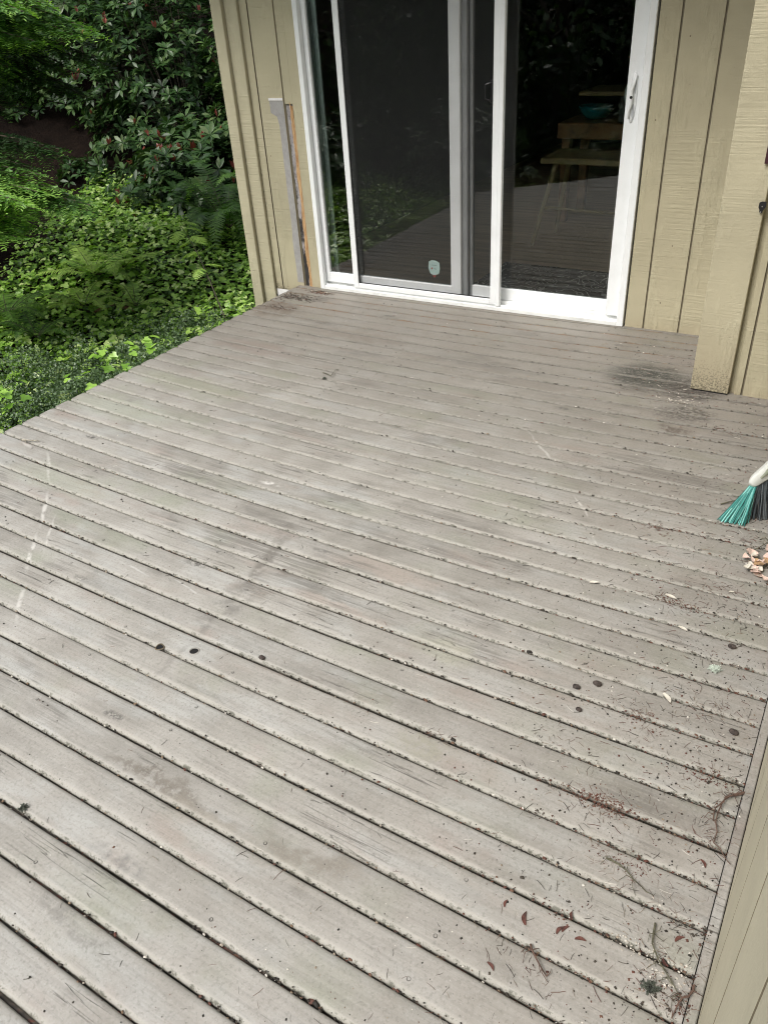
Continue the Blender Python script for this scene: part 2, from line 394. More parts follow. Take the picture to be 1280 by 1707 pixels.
def leaf_mat(name, stops, rough=.4, trans=.25, spec=.5, fine=25):
    t = NT(name); tint = t.attr('tint'); nz = t.noise(fine, 3)
    v = t.math('ADD', tint, t.math('MULTIPLY', t.math('SUBTRACT', nz, .5), .25))
    c = t.ramp(v, stops)
    t.fin(c, rough, None, spec)
    tr = t.n('ShaderNodeBsdfTranslucent'); t.l(t.mix(1, c, (1.5, 1.7, .7), 'MULTIPLY'), tr.inputs[0])
    mx = t.n('ShaderNodeMixShader'); mx.inputs[0].default_value = trans
    t.l(t.b.outputs[0], mx.inputs[1]); t.l(tr.outputs[0], mx.inputs[2]); t.l(mx.outputs[0], t.out.inputs[0])
    return t.m
def tint_mat(name, stops, rough=.7):
    t = NT(name); v = t.math('ADD', t.attr('tint'), t.math('MULTIPLY', t.math('SUBTRACT', t.noise(300, 3), .5), .3))
    return t.fin(t.ramp(v, stops), rough, None, .3)

MT = {}
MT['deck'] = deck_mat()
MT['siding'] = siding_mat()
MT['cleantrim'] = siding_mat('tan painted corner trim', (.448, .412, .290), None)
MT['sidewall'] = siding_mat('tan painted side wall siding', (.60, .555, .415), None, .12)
MT['trim'] = siding_mat('tan painted trim board', (.448, .412, .290), .30)
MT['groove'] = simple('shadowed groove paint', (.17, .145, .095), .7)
MT['vinyl'] = simple('white vinyl frame', (.80, .82, .82), .32, .03, 8, .0002)
MT['vinylgrey'] = simple('grey aluminium channel', (.30, .31, .31), .4, .05, 8, .0002)
MT['vinyldirty'] = simple('white vinyl sill with dirt', (.76, .77, .75), .4, .10, 14, .0004)
MT['black'] = simple('black plastic', (.015, .015, .017), .35, .1, 20, .0002)
MT['maroon'] = simple('dark maroon paint', (.045, .012, .018), .45, .1, 20, .0002)
MT['steel'] = simple('zinc screw', (.55, .55, .55), .3, .1, 40, .0002, metal=.8)
MT['whiteplastic'] = simple('white plastic', (.78, .79, .74), .35, .06, 12, .0003)
MT['flash'] = simple('white primed board', (.74, .72, .72), .5, .06, 30, .0004)
MT['concrete'] = simple('grey concrete', (.25, .24, .23), .8, .2, 9, .002)
MT['roof'] = simple('dark asphalt shingles', (.06, .055, .05), .9, .2, 30, .003)
MT['soffit'] = simple('tan painted soffit', (.36, .32, .21), .7)
MT['intwall'] = simple('interior wall paint', (.14, .14, .125), .8, .08, 3)
MT['litjamb'] = simple('pale green grey lit jamb tone', (.62, .70, .66), .7, .1, 6)
MT['joist'] = simple('pressure treated joist', (.14, .11, .07), .8, .25, 6, .002)
MT['bark'] = simple('rough brown bark', (.07, .05, .035), .9, .35, 9, .01)
MT['stem'] = simple('green brown stem', (.06, .05, .03), .8, .3, 30)
MT['teal'] = simple('teal glazed ceramic', (.012, .25, .28), .25, .1, 8)
MT['stoolwood'] = simple('pale honey wood', (.34, .26, .12), .45, .2, 12)
MT['brownwood'] = simple('orange brown wood', (.27, .14, .05), .45, .25, 12)

def wood_floor():
    t = NT('interior wood floor'); x, y, z = t.sep()
    gr = t.noise(1.0, 5, .6, t.map((1.5, 30, 1)))
    c = t.ramp(gr, [(.3, (.50, .34, .19)), (.6, (.78, .56, .34))])
    sn = t.math('FRACT', t.math('MULTIPLY', y, 11)); ln = t.smooth(sn, .03, .0)
    return t.fin(t.mix(ln, c, (.05, .03, .02)), .35)
MT['floor'] = wood_floor()
def rug_mat():
    t = NT('patterned rug'); vo = t.n('ShaderNodeTexVoronoi', feature='F1'); vo.inputs['Scale'].default_value = 6
    nz_ = t.n('ShaderNodeTexNoise'); nz_.inputs['Scale'].default_value = 5; t.l(t.P, nz_.inputs['Vector']); t.l(t.mix(.35, t.map((1, 1.6, 1)), nz_.outputs['Color'], 'ADD'), vo.inputs['Vector'])
    w = t.math('FRACT', t.math('MULTIPLY', vo.outputs['Distance'], 5.0)); m = t.smooth(t.math('ABSOLUTE', t.math('SUBTRACT', w, .5)), .12, .05)
    c = t.mix(m, (.14, .13, .12), (.95, .93, .86)); return t.fin(c, .9, t.bump(t.noise(300, 2), .002), .1)
MT['rug'] = rug_mat()
def glass_mat():
    t = NT('window glass'); fr = t.n('ShaderNodeFresnel'); fr.inputs[0].default_value = 1.52
    gl = t.n('ShaderNodeBsdfGlossy'); gl.inputs['Roughness'].default_value = .0; gl.inputs[0].default_value = (1, 1, 1, 1)
    wv = t.noise(2.2, 1, .4); t.l(t.bump(wv, .0008, .5), gl.inputs['Normal'])
    tr = t.n('ShaderNodeBsdfTransparent'); tr.inputs[0].default_value = (.90, .93, .915, 1)
    mx = t.n('ShaderNodeMixShader'); t.l(t.math('MULTIPLY', fr.outputs[0], 1.0, clamp=True), mx.inputs[0])
    t.l(tr.outputs[0], mx.inputs[1]); t.l(gl.outputs[0], mx.inputs[2]); t.l(mx.outputs[0], t.out.inputs[0])
    return t.m
MT['glass'] = glass_mat()
def mesh_mat():
    t = NT('charcoal insect mesh'); t.fin((.028, .030, .030), .6)
    tr = t.n('ShaderNodeBsdfTransparent'); mx = t.n('ShaderNodeMixShader'); 
    t.l(t.math('MULTIPLY_ADD', t.noise(1.4, 3), .10, .11), mx.inputs[0])
    t.l(tr.outputs[0], mx.inputs[1]); t.l(t.b.outputs[0], mx.inputs[2]); t.l(mx.outputs[0], t.out.inputs[0])
    return t.m
MT['mesh'] = mesh_mat()

# ------------------------------------------------------------------ terrain
def terr(x, y):
    s = -(x + 3.1) * .82 + y * .57
    z = -.62 + .085 * np.maximum(s, -3) + .42 * np.maximum(s - 5.6, 0) * (1 - .4 * np.clip((s - 9) / 8, 0, 1))
    z = z + .05 * np.sin(x * 1.7 + y * .6) + .04 * np.sin(y * 2.3 - x * .8)
    z = np.minimum(z, 4.5)
    inner = np.clip((x + 3.2) / .8, 0, 1)            # flat under deck and house
    return z * (1 - inner) + (-.75) * inner
def soil_mat():
    t = NT('dark forest soil'); n1 = t.noise(9, 6, .7); n2 = t.noise(70, 5, .7)
    c = t.ramp(n1, [(.3, (.007, .005, .004)), (.55, (.017, .011, .008)), (.8, (.034, .022, .015))])
    c = t.mix(t.smooth(n2, .62, .7), c, (.07, .045, .03))
    return t.fin(c, .95, t.bump(t.math('ADD', n1, t.math('MULTIPLY', n2, .3)), .04), .1)
gx = np.concatenate([[-160, -90, -50, -30], np.arange(-20, 4.01, .33), [8, 16, 30, 60, 120]])
gy = np.concatenate([[-140, -80, -45, -25], np.arange(-16, 14.01, .33), [20, 35, 60, 110, 160]])
GX, GY = np.meshgrid(gx, gy, indexing='ij'); GZ = terr(GX, GY)
nx, ny = GX.shape
ids = np.arange(nx * ny).reshape(nx, ny)
F = np.stack([ids[:-1, :-1], ids[1:, :-1], ids[1:, 1:], ids[:-1, 1:]], -1).reshape(-1, 4)
g = npmesh('ground', np.stack([GX, GY, GZ], -1).reshape(-1, 3), F, soil_mat(), smooth=True)
tag(g, 'dark soil ground sloping up behind the ivy', 'ground', kind='structure')
def atg(px, py):
    """point of the terrain seen at this pixel"""
    r = ray(px, py); r = r / np.linalg.norm(r); t = 2.0
    while t < 40:
        p = CAM + r * t
        if p[2] < terr(p[0], p[1]): break
        t += .03
    return p

# ------------------------------------------------------------------ deck
CO = [-0.1743, -0.1401, 0.3495, 0.3201, -0.0739, 0.299, 0.4519, 0.0255, 0.4622, 0.2364, -0.4118, 0.0018, -0.0351]
OFF = {0: .07, -1: .02, -2: .08, -3: .03, -4: .03, -5: -.05, -6: -.02, -7: -.02, -8: -.03, -9: -.03, -10: -.02, -11: .04, -12: .01, -15: .03, -16: .03,
       -17: .01, -18: -.01, -26: -.02, -28: -.02, -34: .014, -35: -.015, 1: -.07}
def gapy(k, x):
    kk = min(max(k, -37), 1); X = (x + 1.5) / 1.5; t = (kk + 18) / 20; r = 0; c = 0
    for i in range(4):
        for j in range(4):
            if i + j <= 4: r = r + CO[c] * X ** i * t ** j; c += 1
    r = np.clip(r, -.35, .62)
    return (k + r + OFF.get(k, 0)) * PIT
def deck_left(y):
    return -3.10 if y > -2.42 else -3.10 + (-2.42 - y) * 1.06
deck = empty('wooden_deck', (-1.5, -1.8, 0), 'weathered taupe painted wooden deck of narrow boards in front of the sliding door', 'deck')
HALF = {-27: .0026, -28: .0036, -26: .0030, -38: .0040, -21: .0028, -12: .0026, -31: .0028, -35: .0028}
def gaphalf(k):
    if k >= -1: return .0012
    if k >= -5: return .0017
    return HALF.get(k, .0015 + .0010 * ((k * 37) % 10) / 10)
V = []; FF = []; BID = []; EDG = []; nb = 0
KMIN = -52
for k in range(3, KMIN, -1):             # board between gap k (near the house) and k-1
    ym = (k - .5) * PIT
    xl = deck_left(ym) + random.uniform(-.006, .006); xr = (-.545 if ym > -.40 else .0305) if ym > -3.55 else 1.6
    n = int((xr - xl) / .022); xs = np.linspace(xl, xr, n + 1)
    y1 = gapy(k, xs) - gaphalf(k); y0 = gapy(k - 1, xs) + gaphalf(k - 1)
    if k == 3: y1 = y0 + .08
    ph = random.random() * 50
    w0 = np.array([mn.noise(Vector((x * 3.2, ph, 0))) + .6 * mn.noise(Vector((x * 17, ph, 3))) for x in xs]) * .0013
    w1 = np.array([mn.noise(Vector((x * 3.2, ph, 9))) + .6 * mn.noise(Vector((x * 17, ph, 7))) for x in xs]) * .0013
    y0 = y0 + w0; y1 = y1 + w1
    zb = random.uniform(-.0012, .0012) + np.array([mn.noise(Vector((x * .9, ph, 20))) for x in xs]) * .0018
    xe = xs.copy()
    prof = [(0, 0, -.036, .4), (0, 0, -.0100, .9), (0, .0013, -.0058, 1), (0, .0042, -.0024, .95), (0, .0088, -.0005, .5), (0, .0150, 0, 0), (.5, 0, .0002, 0),
            (1, -.0135, 0, 0), (1, -.0080, -.0004, .3), (1, -.0038, -.0020, .6), (1, -.0012, -.0050, .7), (1, 0, -.0090, .5), (1, 0, -.036, .3)]
    np_ = len(prof)
    for (s, dy, dz, e) in prof:
        yy = y0 * (1 - s) + y1 * s + dy; sh_ = (deck_left(yy[0]) - deck_left(ym)) * np.clip(1 - (xs - xl) / .25, 0, 1)
        V.append(np.stack([xe + sh_, yy, zb + dz], 1)); EDG.append(np.full(n + 1, e))
    BID.append(np.full((n + 1) * np_, k * 1.0 + 60))
    idd = np.arange(np_ * (n + 1)).reshape(np_, n + 1) + nb
    FF.append(np.stack([idd[:-1, :-1], idd[:-1, 1:], idd[1:, 1:], idd[1:, :-1]], -1).reshape(-1, 4))
    # end caps as quads fanned from the profile
    for c, rev in ((0, True), (n, False)):
        for j in range(0, np_ // 2):
            q = [idd[j, c], idd[j + 1, c], idd[np_ - 2 - j, c], idd[np_ - 1 - j, c]]
            if len(set(q)) == 4: FF.append(np.array([q[::-1] if rev else q]))
    nb += np_ * (n + 1)
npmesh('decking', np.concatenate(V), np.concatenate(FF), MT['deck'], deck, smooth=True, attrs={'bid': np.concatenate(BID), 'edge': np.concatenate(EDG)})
# border board along the foot of the right wall, rim board and joists
mb = MB(); mb.cbox(.0325, .052, -3.56, -.37, -.036, .001, .002)
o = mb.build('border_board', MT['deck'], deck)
mb = MB()
mb.box(-3.085, -3.05, -2.38, .19, -.24, -.038)
dl = [(-3.085, -2.40), (-1.05, -4.32)]
dx, dy = dl[1][0] - dl[0][0], dl[1][1] - dl[0][1]; L = math.hypot(dx, dy); nx_, ny_ = -dy / L * .035, dx / L * .035
mb.add([(dl[0][0], dl[0][1], -.24), (dl[1][0], dl[1][1], -.24), (dl[1][0] - nx_ * -1, dl[1][1] - ny_ * -1, -.24), (dl[0][0] - nx_ * -1, dl[0][1] - ny_ * -1, -.24),
        (dl[0][0], dl[0][1], -.038), (dl[1][0], dl[1][1], -.038), (dl[1][0] - nx_ * -1, dl[1][1] - ny_ * -1, -.038), (dl[0][0] - nx_ * -1, dl[0][1] - ny_ * -1, -.038)],
       [(0, 3, 2, 1), (4, 5, 6, 7), (0, 1, 5, 4), (1, 2, 6, 5), (2, 3, 7, 6), (3, 0, 4, 7)])
mb.build('rim_board', MT['joist'], deck)
JX = [-.405 - .406 * i for i in range(7)] + [.0]
for jx in JX[:7]:
    yb = -2.3 if jx < -2.9 else (-4.3 if jx > -1.3 else -2.5 - (jx + 3.0) * .94)
    m = MB(); m.box(jx - .019, jx + .019, yb, .17 if jx < -.6 else -.40, -.23, -.0385); m.build('joist', MT['joist'], deck)
for (x, y) in ((-2.9, -1.9), (-2.9, -.2), (-1.5, -3.5), (0.6, -4.5)):
    m = MB(); m.box(x - .045, x + .045, y - .045, y + .045, -.85, -.232); m.build('post', MT['joist'], deck)
# screws: sunk rings along the joist lines
m = MB()
for k in range(2, -46, -1):
    for jx in JX[:7]:
        for fy in (.26, .74):
            if random.random() < .68: continue
            x = jx + random.uniform(-.008, .008); ym = gapy(k, x) - PIT * fy + random.uniform(-.004, .004)
            if x < deck_left(ym) + .03 or (ym > -.42 and x > -.6): continue
            r0, r1 = .0034, .0044; n = 10
            vs = [(x + r0 * math.cos(2 * math.pi * i / n), ym + r0 * math.sin(2 * math.pi * i / n), .0022) for i in range(n)] + \
                 [(x + r1 * math.cos(2 * math.pi * i / n), ym + r1 * math.sin(2 * math.pi * i / n), .0012) for i in range(n)]
            m.add(vs, [(i, (i + 1) % n, n + (i + 1) % n, n + i)[::-1] for i in range(n)] [:n], 0)
MT['screw'] = simple('dull painted screw head', (.09, .085, .075), .6)
tag(m.build('screw_head', MT['screw'], deck), kind='stuff')
# the open hole and the dark knot hole beside the gap: dark recessed plugs with a raised rim
for nm, (hx, hy, rr) in {'round_hole': (324, 1086, .0125), 'knot_hole': (267, 1079, .011)}.items():
    c = at(hx, hy); m = MB(); n = 18
    rs = [(1.25, .0012), (1.0, .0026), (.92, .0010)]
    vs = []
    for (q, z) in rs:
        for i in range(n):
            a = 2 * math.pi * i / n; w = 1 + (.12 * math.sin(3 * a + 1) if nm == 'knot_hole' else .03 * math.sin(2 * a))
            vs.append((c[0] + rr * q * w * math.cos(a), c[1] + rr * q * w * math.sin(a) * 1.0, z))
    fs = [(j * n + i, j * n + (i + 1) % n, (j + 1) * n + (i + 1) % n, (j + 1) * n + i) for j in range(2) for i in range(n)]
    m.add(vs, fs, 0); m.add(vs[2 * n:], [tuple(range(n))], 1)
    MT['hole'] = MT.get('hole') or simple('black void', (.004, .004, .004), .9)
    m.build(nm, [MT['deck'] if nm != 'knot_hole' else MT['joist'], MT['hole']], deck)

# debris packed in the gaps: a lumpy strip below the surface and crumbs on it
MT['crumb'] = tint_mat('gap debris', [(0, (.016, .014, .011)), (.35, (.060, .050, .038)), (.55, (.10, .036, .025)), (.75, (.19, .14, .09)), (.95, (.55, .52, .46))])
V = []; FF = []; TT = []; nb = 0
for k in range(2, KMIN + 1, -1):
    ym = k * PIT; xl = deck_left(ym) + .01; xr = (-.56 if ym > -.40 else .0) if ym > -3.5 else 1.5
    n = int((xr - xl) / .012); xs = np.linspace(xl, xr, n + 1); yc = gapy(k, xs)
    dep = -.0042 if k >= -3 else (-.010 if k >= -8 else -.0145)
    for s in (-1, 0, 1):
        zz = np.array([dep + .006 * mn.noise(Vector((x * 9, k * 3.3, 0))) + .005 * mn.noise(Vector((x * 45, k * 3.3, s))) for x in xs]) - .003 * abs(s)
        V.append(np.stack([xs, yc + s * .0085, np.minimum(zz, -.002)], 1))
        TT.append(np.array([(.70 if k >= -3 else .25) + (.15 if k >= -3 else .75) * mn.noise(Vector((x * 60, k * 5.1, s * 2))) + .3 * max(0, 1 + x / 1.2) * (mn.noise(Vector((x * 4, k, 5))) + .3)  for x in xs]))
    idd = np.arange(3 * (n + 1)).reshape(3, n + 1) + nb
    FF.append(np.stack([idd[:-1, :-1], idd[:-1, 1:], idd[1:, 1:], idd[1:, :-1]], -1).reshape(-1, 4)); nb += 3 * (n + 1)
dg = npmesh('gap_debris', np.concatenate(V), np.concatenate(FF), MT['crumb'], attrs={'tint': np.concatenate(TT)})
tag(dg, 'dark crumbly debris packed in the gaps between the deck boards', 'debris', kind='stuff')

def onboard(x, y):
    if x < deck_left(y) + .02: return False
    if y > .20 or (y > -.36 and x > -.58) or x > .04: return False
    return True
tetv = np.array([(-.5, -.4, 0), (.5, -.35, 0), (.4, .45, 0), (-.45, .4, 0), (-.3, -.25, .5), (.3, -.2, .42), (.22, .28, .5), (-.28, .22, .38)]); 
tetf = np.array([(4, 5, 6, 7), (0, 1, 5, 4), (1, 2, 6, 5), (2, 3, 7, 6), (3, 0, 4, 7)])
def dens(x, y):
    """how thick the litter lies: most against the right wall and by the corner, little elsewhere"""
    d = math.exp(-max(0, -.05 - x) / .28) * (.55 + .45 * (y < -1.0)) * (1.0 if y < -.35 else .0)
    d += .35 * math.exp(-(((x + .62) / .28) ** 2 + ((y + .28) / .3) ** 2)) + .25 * math.exp(-(((x + 3.0) / .25) ** 2 + ((y - .12) / .2) ** 2))
    return d + .018
def pick(n, floor=0.0):
    out = []
    while len(out) < n:
        x = random.uniform(-3.1, .04); y = random.uniform(-4.0, .2)
        if not onboard(x, y): continue
        if random.random() < dens(x, y) + floor: out.append((x, y))
    return np.array(out)
L_ = Leaves()
P = pick(5200); n = len(P); sz = np.minimum(rng.lognormal(math.log(.0019), .5, n), .0045); a = rng.random(n) * 6.28
tn = rng.choice([.05, .15, .3, .52, .6, .78, .97], n, p=[.26, .2, .2, .14, .1, .06, .04])
L_.add(tetv, tetf, np.c_[P, np.full(n, .0006)], np.c_[np.cos(a), np.sin(a), np.zeros(n)], np.tile([0, 0, 1.], (n, 1)), np.stack([sz, sz * 1.5, sz], 1), tn)
P = pick(900, .25); n = len(P); sz = np.minimum(rng.lognormal(math.log(.0017), .5, n), .0035); a = rng.random(n) * 6.28
L_.add(tetv, tetf, np.c_[P, np.full(n, .0006)], np.c_[np.cos(a), np.sin(a), np.zeros(n)], np.tile([0, 0, 1.], (n, 1)), np.stack([sz, sz * 1.5, sz], 1), rng.choice([.05, .2, .35, .97], n))
# crumbs that sit in and beside the gaps
ks = rng.integers(-44, 2, 17000); out = []; 
for k in ks:
    x = .04 - rng.exponential(.75) if random.random() < .6 else random.uniform(-3.1, 0)
    y = gapy(int(k), x) + random.gauss(0, .0028)
    if mn.noise(Vector((x * 2.6, k * 1.7, 2))) + .25 * (x + .9) < random.uniform(-.45, .35): continue
    if onboard(x, y): out.append((x, y, .0004 + random.uniform(-.010, 0)))
P = np.array(out); n = len(P); sz = rng.lognormal(math.log(.0022), .45, n); a = rng.normal(0, .5, n)
tn = np.where(rng.random(n) < np.exp(P[:, 0] / .7) * .5, rng.uniform(.45, .66, n), rng.choice([.03, .15, .3, .75, .95], n, p=[.35, .3, .2, .1, .05]))
L_.add(tetv, tetf, P, np.c_[np.cos(a), np.sin(a), np.zeros(n)], np.tile([0, 0, 1.], (n, 1)), np.stack([sz, sz * 2.0, sz], 1), tn)
# gritty fill of the nearest gaps
out = []
for k in rng.integers(-46, -20, 5200):
    x = random.uniform(-3.0, .03); y = gapy(int(k), x) + random.gauss(0, .0022)
    if mn.noise(Vector((x * 3.1, k * 1.3, 7))) < random.uniform(-.3, .3): continue
    if onboard(x, y): out.append((x, y, random.uniform(-.008, -.0015)))
P = np.array(out); n = len(P); sz = np.minimum(rng.lognormal(math.log(.0030), .35, n), .006); a = rng.normal(0, .5, n)
L_.add(tetv, tetf, P, np.c_[np.cos(a), np.sin(a), np.zeros(n)], np.tile([0, 0, 1.], (n, 1)), np.stack([sz, sz * 1.8, sz], 1), rng.choice([.05, .2, .35, .5, .72, .82, .95], n, p=[.16, .22, .24, .08, .14, .11, .05]))
# dark bits on the far boards
bits = [(640, 506), (653, 508), (545, 517), (556, 518), (643, 577), (660, 588), (645, 610), (664, 611), (668, 609), (573, 598), (497, 560), (508, 584), (430, 586), (470, 588), (593, 648), (551, 650), (700, 632), (716, 648), (717, 651),
        (775, 535), (763, 534), (835, 544), (1025, 548), (1012, 600), (1014, 552), (1026, 580), (1030, 582), (1062, 579), (1064, 585), (796, 673), (845, 700), (903, 690), (940, 700), (175, 665), (85, 719), (172, 740), (205, 836), (203, 833), (10, 862), (11, 868),
        (1185, 720), (1145, 735), (1203, 733), (1120, 790), (1240, 745), (1100, 812), (72, 1170), (80, 1176), (545, 1290), (870, 1463), (1180, 1305), (1225, 1240)]
P = np.array([at(*b_) for b_ in bits]); P[:, 2] = .0006; n = len(P); a = rng.random(n) * 6.28; sz = rng.uniform(.0035, .0065, n)
L_.add(tetv, tetf, P, np.c_[np.cos(a), np.sin(a), np.zeros(n)], np.tile([0, 0, 1.], (n, 1)), np.stack([sz, sz * 1.6, sz], 1), rng.uniform(0, .35, n))
# clumps named in the photograph
for (px, py, r, cnt, t0, t1) in [(1000, 1335, .05, 260, .48, .62), (1180, 1090, .06, 50, .1, .5), (1010, 1335, .07, 60, .5, .7), (1070, 1200, .06, 60, .45, .6), (1195, 1300, .05, 90, .45, .6),
                               (1030, 1435, .045, 220, .42, .56), (905, 1360, .03, 30, .3, .5), (1120, 1000, .05, 80, .4, .6), (1155, 1015, .04, 60, .35, .55), (930, 1525, .03, 30, .45, .6),
                               (1180, 1560, .04, 80, .1, .5), (1150, 1690, .07, 200, .2, .6), (1250, 860, .05, 120, .5, .7), (1190, 640, .08, 160, .02, .3), (1130, 668, .05, 60, .85, .98),
                               (1100, 880, .03, 50, .48, .6), (1095, 1600, .045, 70, .8, .98), (1040, 1570, .03, 30, .75, .98), (1110, 1635, .03, 40, .8, .98), (1095, 1500, .02, 10, .9, .98), (1195, 715, .04, 60, .3, .5), (480, 495, .13, 420, .05, .5), (535, 488, .05, 260, .2, .9), (460, 512, .08, 160, .1, .6)]:
    c = at(px, py)
    for _ in range(1):
        n = cnt; q = rng.normal(0, r * .5, (n, 2)) * np.array([1.6, .55]) + c[:2]
        q = np.array([w for w in q if onboard(w[0], w[1])])
        if len(q) == 0: continue
        n = len(q); sf = 1 + max(0, c[1] + 1.0) * .75; sz = np.minimum(rng.lognormal(math.log(.0020), .45, n), .0042) * sf; a = rng.random(n) * 6.28
        L_.add(tetv, tetf, np.c_[q, np.full(n, .0005)], np.c_[np.cos(a), np.sin(a), np.zeros(n)], np.tile([0, 0, 1.], (n, 1)), np.stack([sz, sz * 1.7, sz * 1.0], 1), rng.uniform(t0, t1, n))
tag(L_.build('crumb_litter', MT['crumb']), 'small dark, rusty and white crumbs strewn over the deck', 'litter', kind='stuff')
# needles: thin bent slivers
bend = np.array([(-.5, 0, .0), (.5, 0, 0), (.5, .5, .03), (-.5, .5, .03), (.9, 1, 0), (.1, 1, 0)]); bend[:, 0] *= 1.0
nv = np.array([(-.5, 0, 0), (.5, 0, 0), (.0, 0, .8), (2.2, 5, 0), (3.2, 5, 0), (2.7, 5, .9), (7, 9, 0), (7.8, 9, 0), (7.4, 9, .8)])
nf = np.array([(0, 2, 5, 3), (2, 1, 4, 5), (3, 5, 8, 6), (5, 4, 7, 8)])
L_ = Leaves()
P = pick(1500); n = len(P); a = rng.random(n) * 6.28; s = rng.uniform(.0008, .0017, n); sx = s * .5 * rng.choice([-1, 1], n)
L_.add(nv, nf, np.c_[P, np.full(n, .0014)], np.c_[np.cos(a), np.sin(a), np.zeros(n)], np.tile([0, 0, 1.], (n, 1)), np.stack([sx, s * rng.uniform(.8, 2, n), s], 1),
       rng.choice([.12, .3, .5, .58, .78, .95], n, p=[.25, .25, .2, .14, .08, .08]))
P = pick(230, .3); n = len(P); a = rng.random(n) * 6.28; s = rng.uniform(.0008, .0015, n); sx = s * .5 * rng.choice([-1, 1], n)
L_.add(nv, nf, np.c_[P, np.full(n, .0014)], np.c_[np.cos(a), np.sin(a), np.zeros(n)], np.tile([0, 0, 1.], (n, 1)), np.stack([sx, s * rng.uniform(.8, 2, n), s], 1), rng.choice([.15, .3, .8, .95], n))
for (px, py, r, cnt) in [(1000, 1335, .06, 110), (1070, 1195, .07, 70), (1180, 1180, .07, 80), (1195, 1300, .06, 70), (1200, 1400, .07, 80), (1120, 1005, .06, 60), (1030, 1440, .06, 90), (1130, 1520, .08, 60), (1150, 1640, .08, 110),
                         (930, 1240, .08, 40), (1100, 885, .05, 40), (1225, 900, .08, 50), (720, 1225, .03, 25), (1190, 980, .07, 50), (870, 1600, .06, 30)]:
    c = at(px, py); q = rng.normal(0, r * .6, (cnt, 2)) * [1.3, .7] + c[:2]; q = np.array([w for w in q if onboard(w[0], w[1])]); n = len(q)
    a = rng.random(n) * 6.28; s = rng.uniform(.0007, .0014, n); sx = s * .5 * rng.choice([-1, 1], n)
    L_.add(nv, nf, np.c_[q, np.full(n, .0016)], np.c_[np.cos(a), np.sin(a), np.zeros(n)], np.tile([0, 0, 1.], (n, 1)), np.stack([sx, s * rng.uniform(.8, 1.8, n), s], 1), rng.choice([.2, .45, .55, .62, .75], n))
tag(L_.build('needle_litter', MT['crumb']), 'dry conifer needles scattered on the deck, thickest by the right wall', 'litter', kind='stuff')

# ------------------------------------------------------------------ house
AN = math.radians(.954); WU = np.array([math.cos(AN), math.sin(AN)]); WN = np.array([math.sin(AN), -math.cos(AN)]); WO = np.array([-2.928, .227])
def W(u, v, z):      # door wall: u to the right from the door's left edge, v out of the wall, z up
    p = WO + WU * u + WN * v; return (p[0], p[1], z)
def Pj(u, v, z):     # projecting wall, facing the camera; u from its left corner
    p = np.array([-.558, -.3585]) + WU * u + WN * v; return (p[0], p[1], z)
house = empty('house', (-1.5, 1.0, 0), 'tan painted wooden house with grooved vertical siding around the alcove', 'house')
HT = 2.62
def grooved(mb, T, a, b, z0, z1, grooves, ch=.0008, th=.012, gw=.0085, mi=0, gmi=1, gd=.007):
    """a panel from a to b with vertical grooves cut in its face"""
    xs = [a]
    for g_ in sorted(grooves): xs += [g_ - gw / 2, g_ + gw / 2]
    xs.append(b)
    for i in range(0, len(xs) - 1, 2):
        x0, x1 = xs[i], xs[i + 1]; c = ch
        mb.add([(x0, -th, z0), (x0, -.0 - c, z0), (x0 + c, 0, z0), (x1 - c, 0, z0), (x1, -c, z0), (x1, -th, z0),
                (x0, -th, z1), (x0, -c, z1), (x0 + c, 0, z1), (x1 - c, 0, z1), (x1, -c, z1), (x1, -th, z1)],
               [(1, 2, 8, 7), (2, 3, 9, 8), (3, 4, 10, 9), (0, 5, 4, 3, 2, 1), (6, 7, 8, 9, 10, 11), (0, 6, 11, 5)], mi, T)
        b_ = len(mb.v) - 12; mb.f += [(b_, b_ + 1, b_ + 7, b_ + 6), (b_ + 4, b_ + 5, b_ + 11, b_ + 10)]; mb.m += [gmi if i > 0 else mi, gmi if i < len(xs) - 2 else mi]
    for g_ in grooves:
        mb.add([(g_ - gw / 2, -gd, z0), (g_ + gw / 2, -gd, z0), (g_ + gw / 2, -gd, z1), (g_ - gw / 2, -gd, z1)], [(0, 1, 2, 3)], gmi, T)
DW = 1.885; DH = 2.06
mb = MB()
grooved(mb, W, -.36, -.134, -.04, HT, [-.305])
grooved(mb, W, -.125, -.0725, 1.03, HT, []); grooved(mb, W, -.0725, -.001, -.02, HT, [])
mb.add([W(-.134, -.007, -.04), W(-.125, -.007, -.04), W(-.125, -.007, HT), W(-.134, -.007, HT)], [(0, 1, 2, 3)], 1)
grooved(mb, W, DW + .008, 2.40, -.02, HT, [1.987, 2.160, 2.335])
grooved(mb, W, -.001, DW + .008, DH + .01, HT, [.22, .42, .62, .82, 1.02, 1.22, 1.42, 1.62, 1.82])
mb.box(-.52, -.36, -.012, -.002, -.62, HT, 0, W)
mb.box(-.40, -.005, -.16, -.013, -.65, -.0405, 2, W)                                # foundation below the siding
mb.box(-.52, -.005, -.12, -.0125, -.02, HT, 0, W); mb.box(DW + .012, 2.6, -.12, -.0125, -.02, HT, 0, W); mb.box(-.004, DW + .012, -.12, -.0125, DH + .02, HT, 0, W)
# far side wall of the house and its back
mb.box(-3.452, -3.35, .34, 6.2, -.65, HT, 0); mb.box(-3.349, .9, 6.1, 6.2, -.65, HT, 0)
mb.build('wall', [MT['siding'], MT['groove'], MT['concrete']], house)
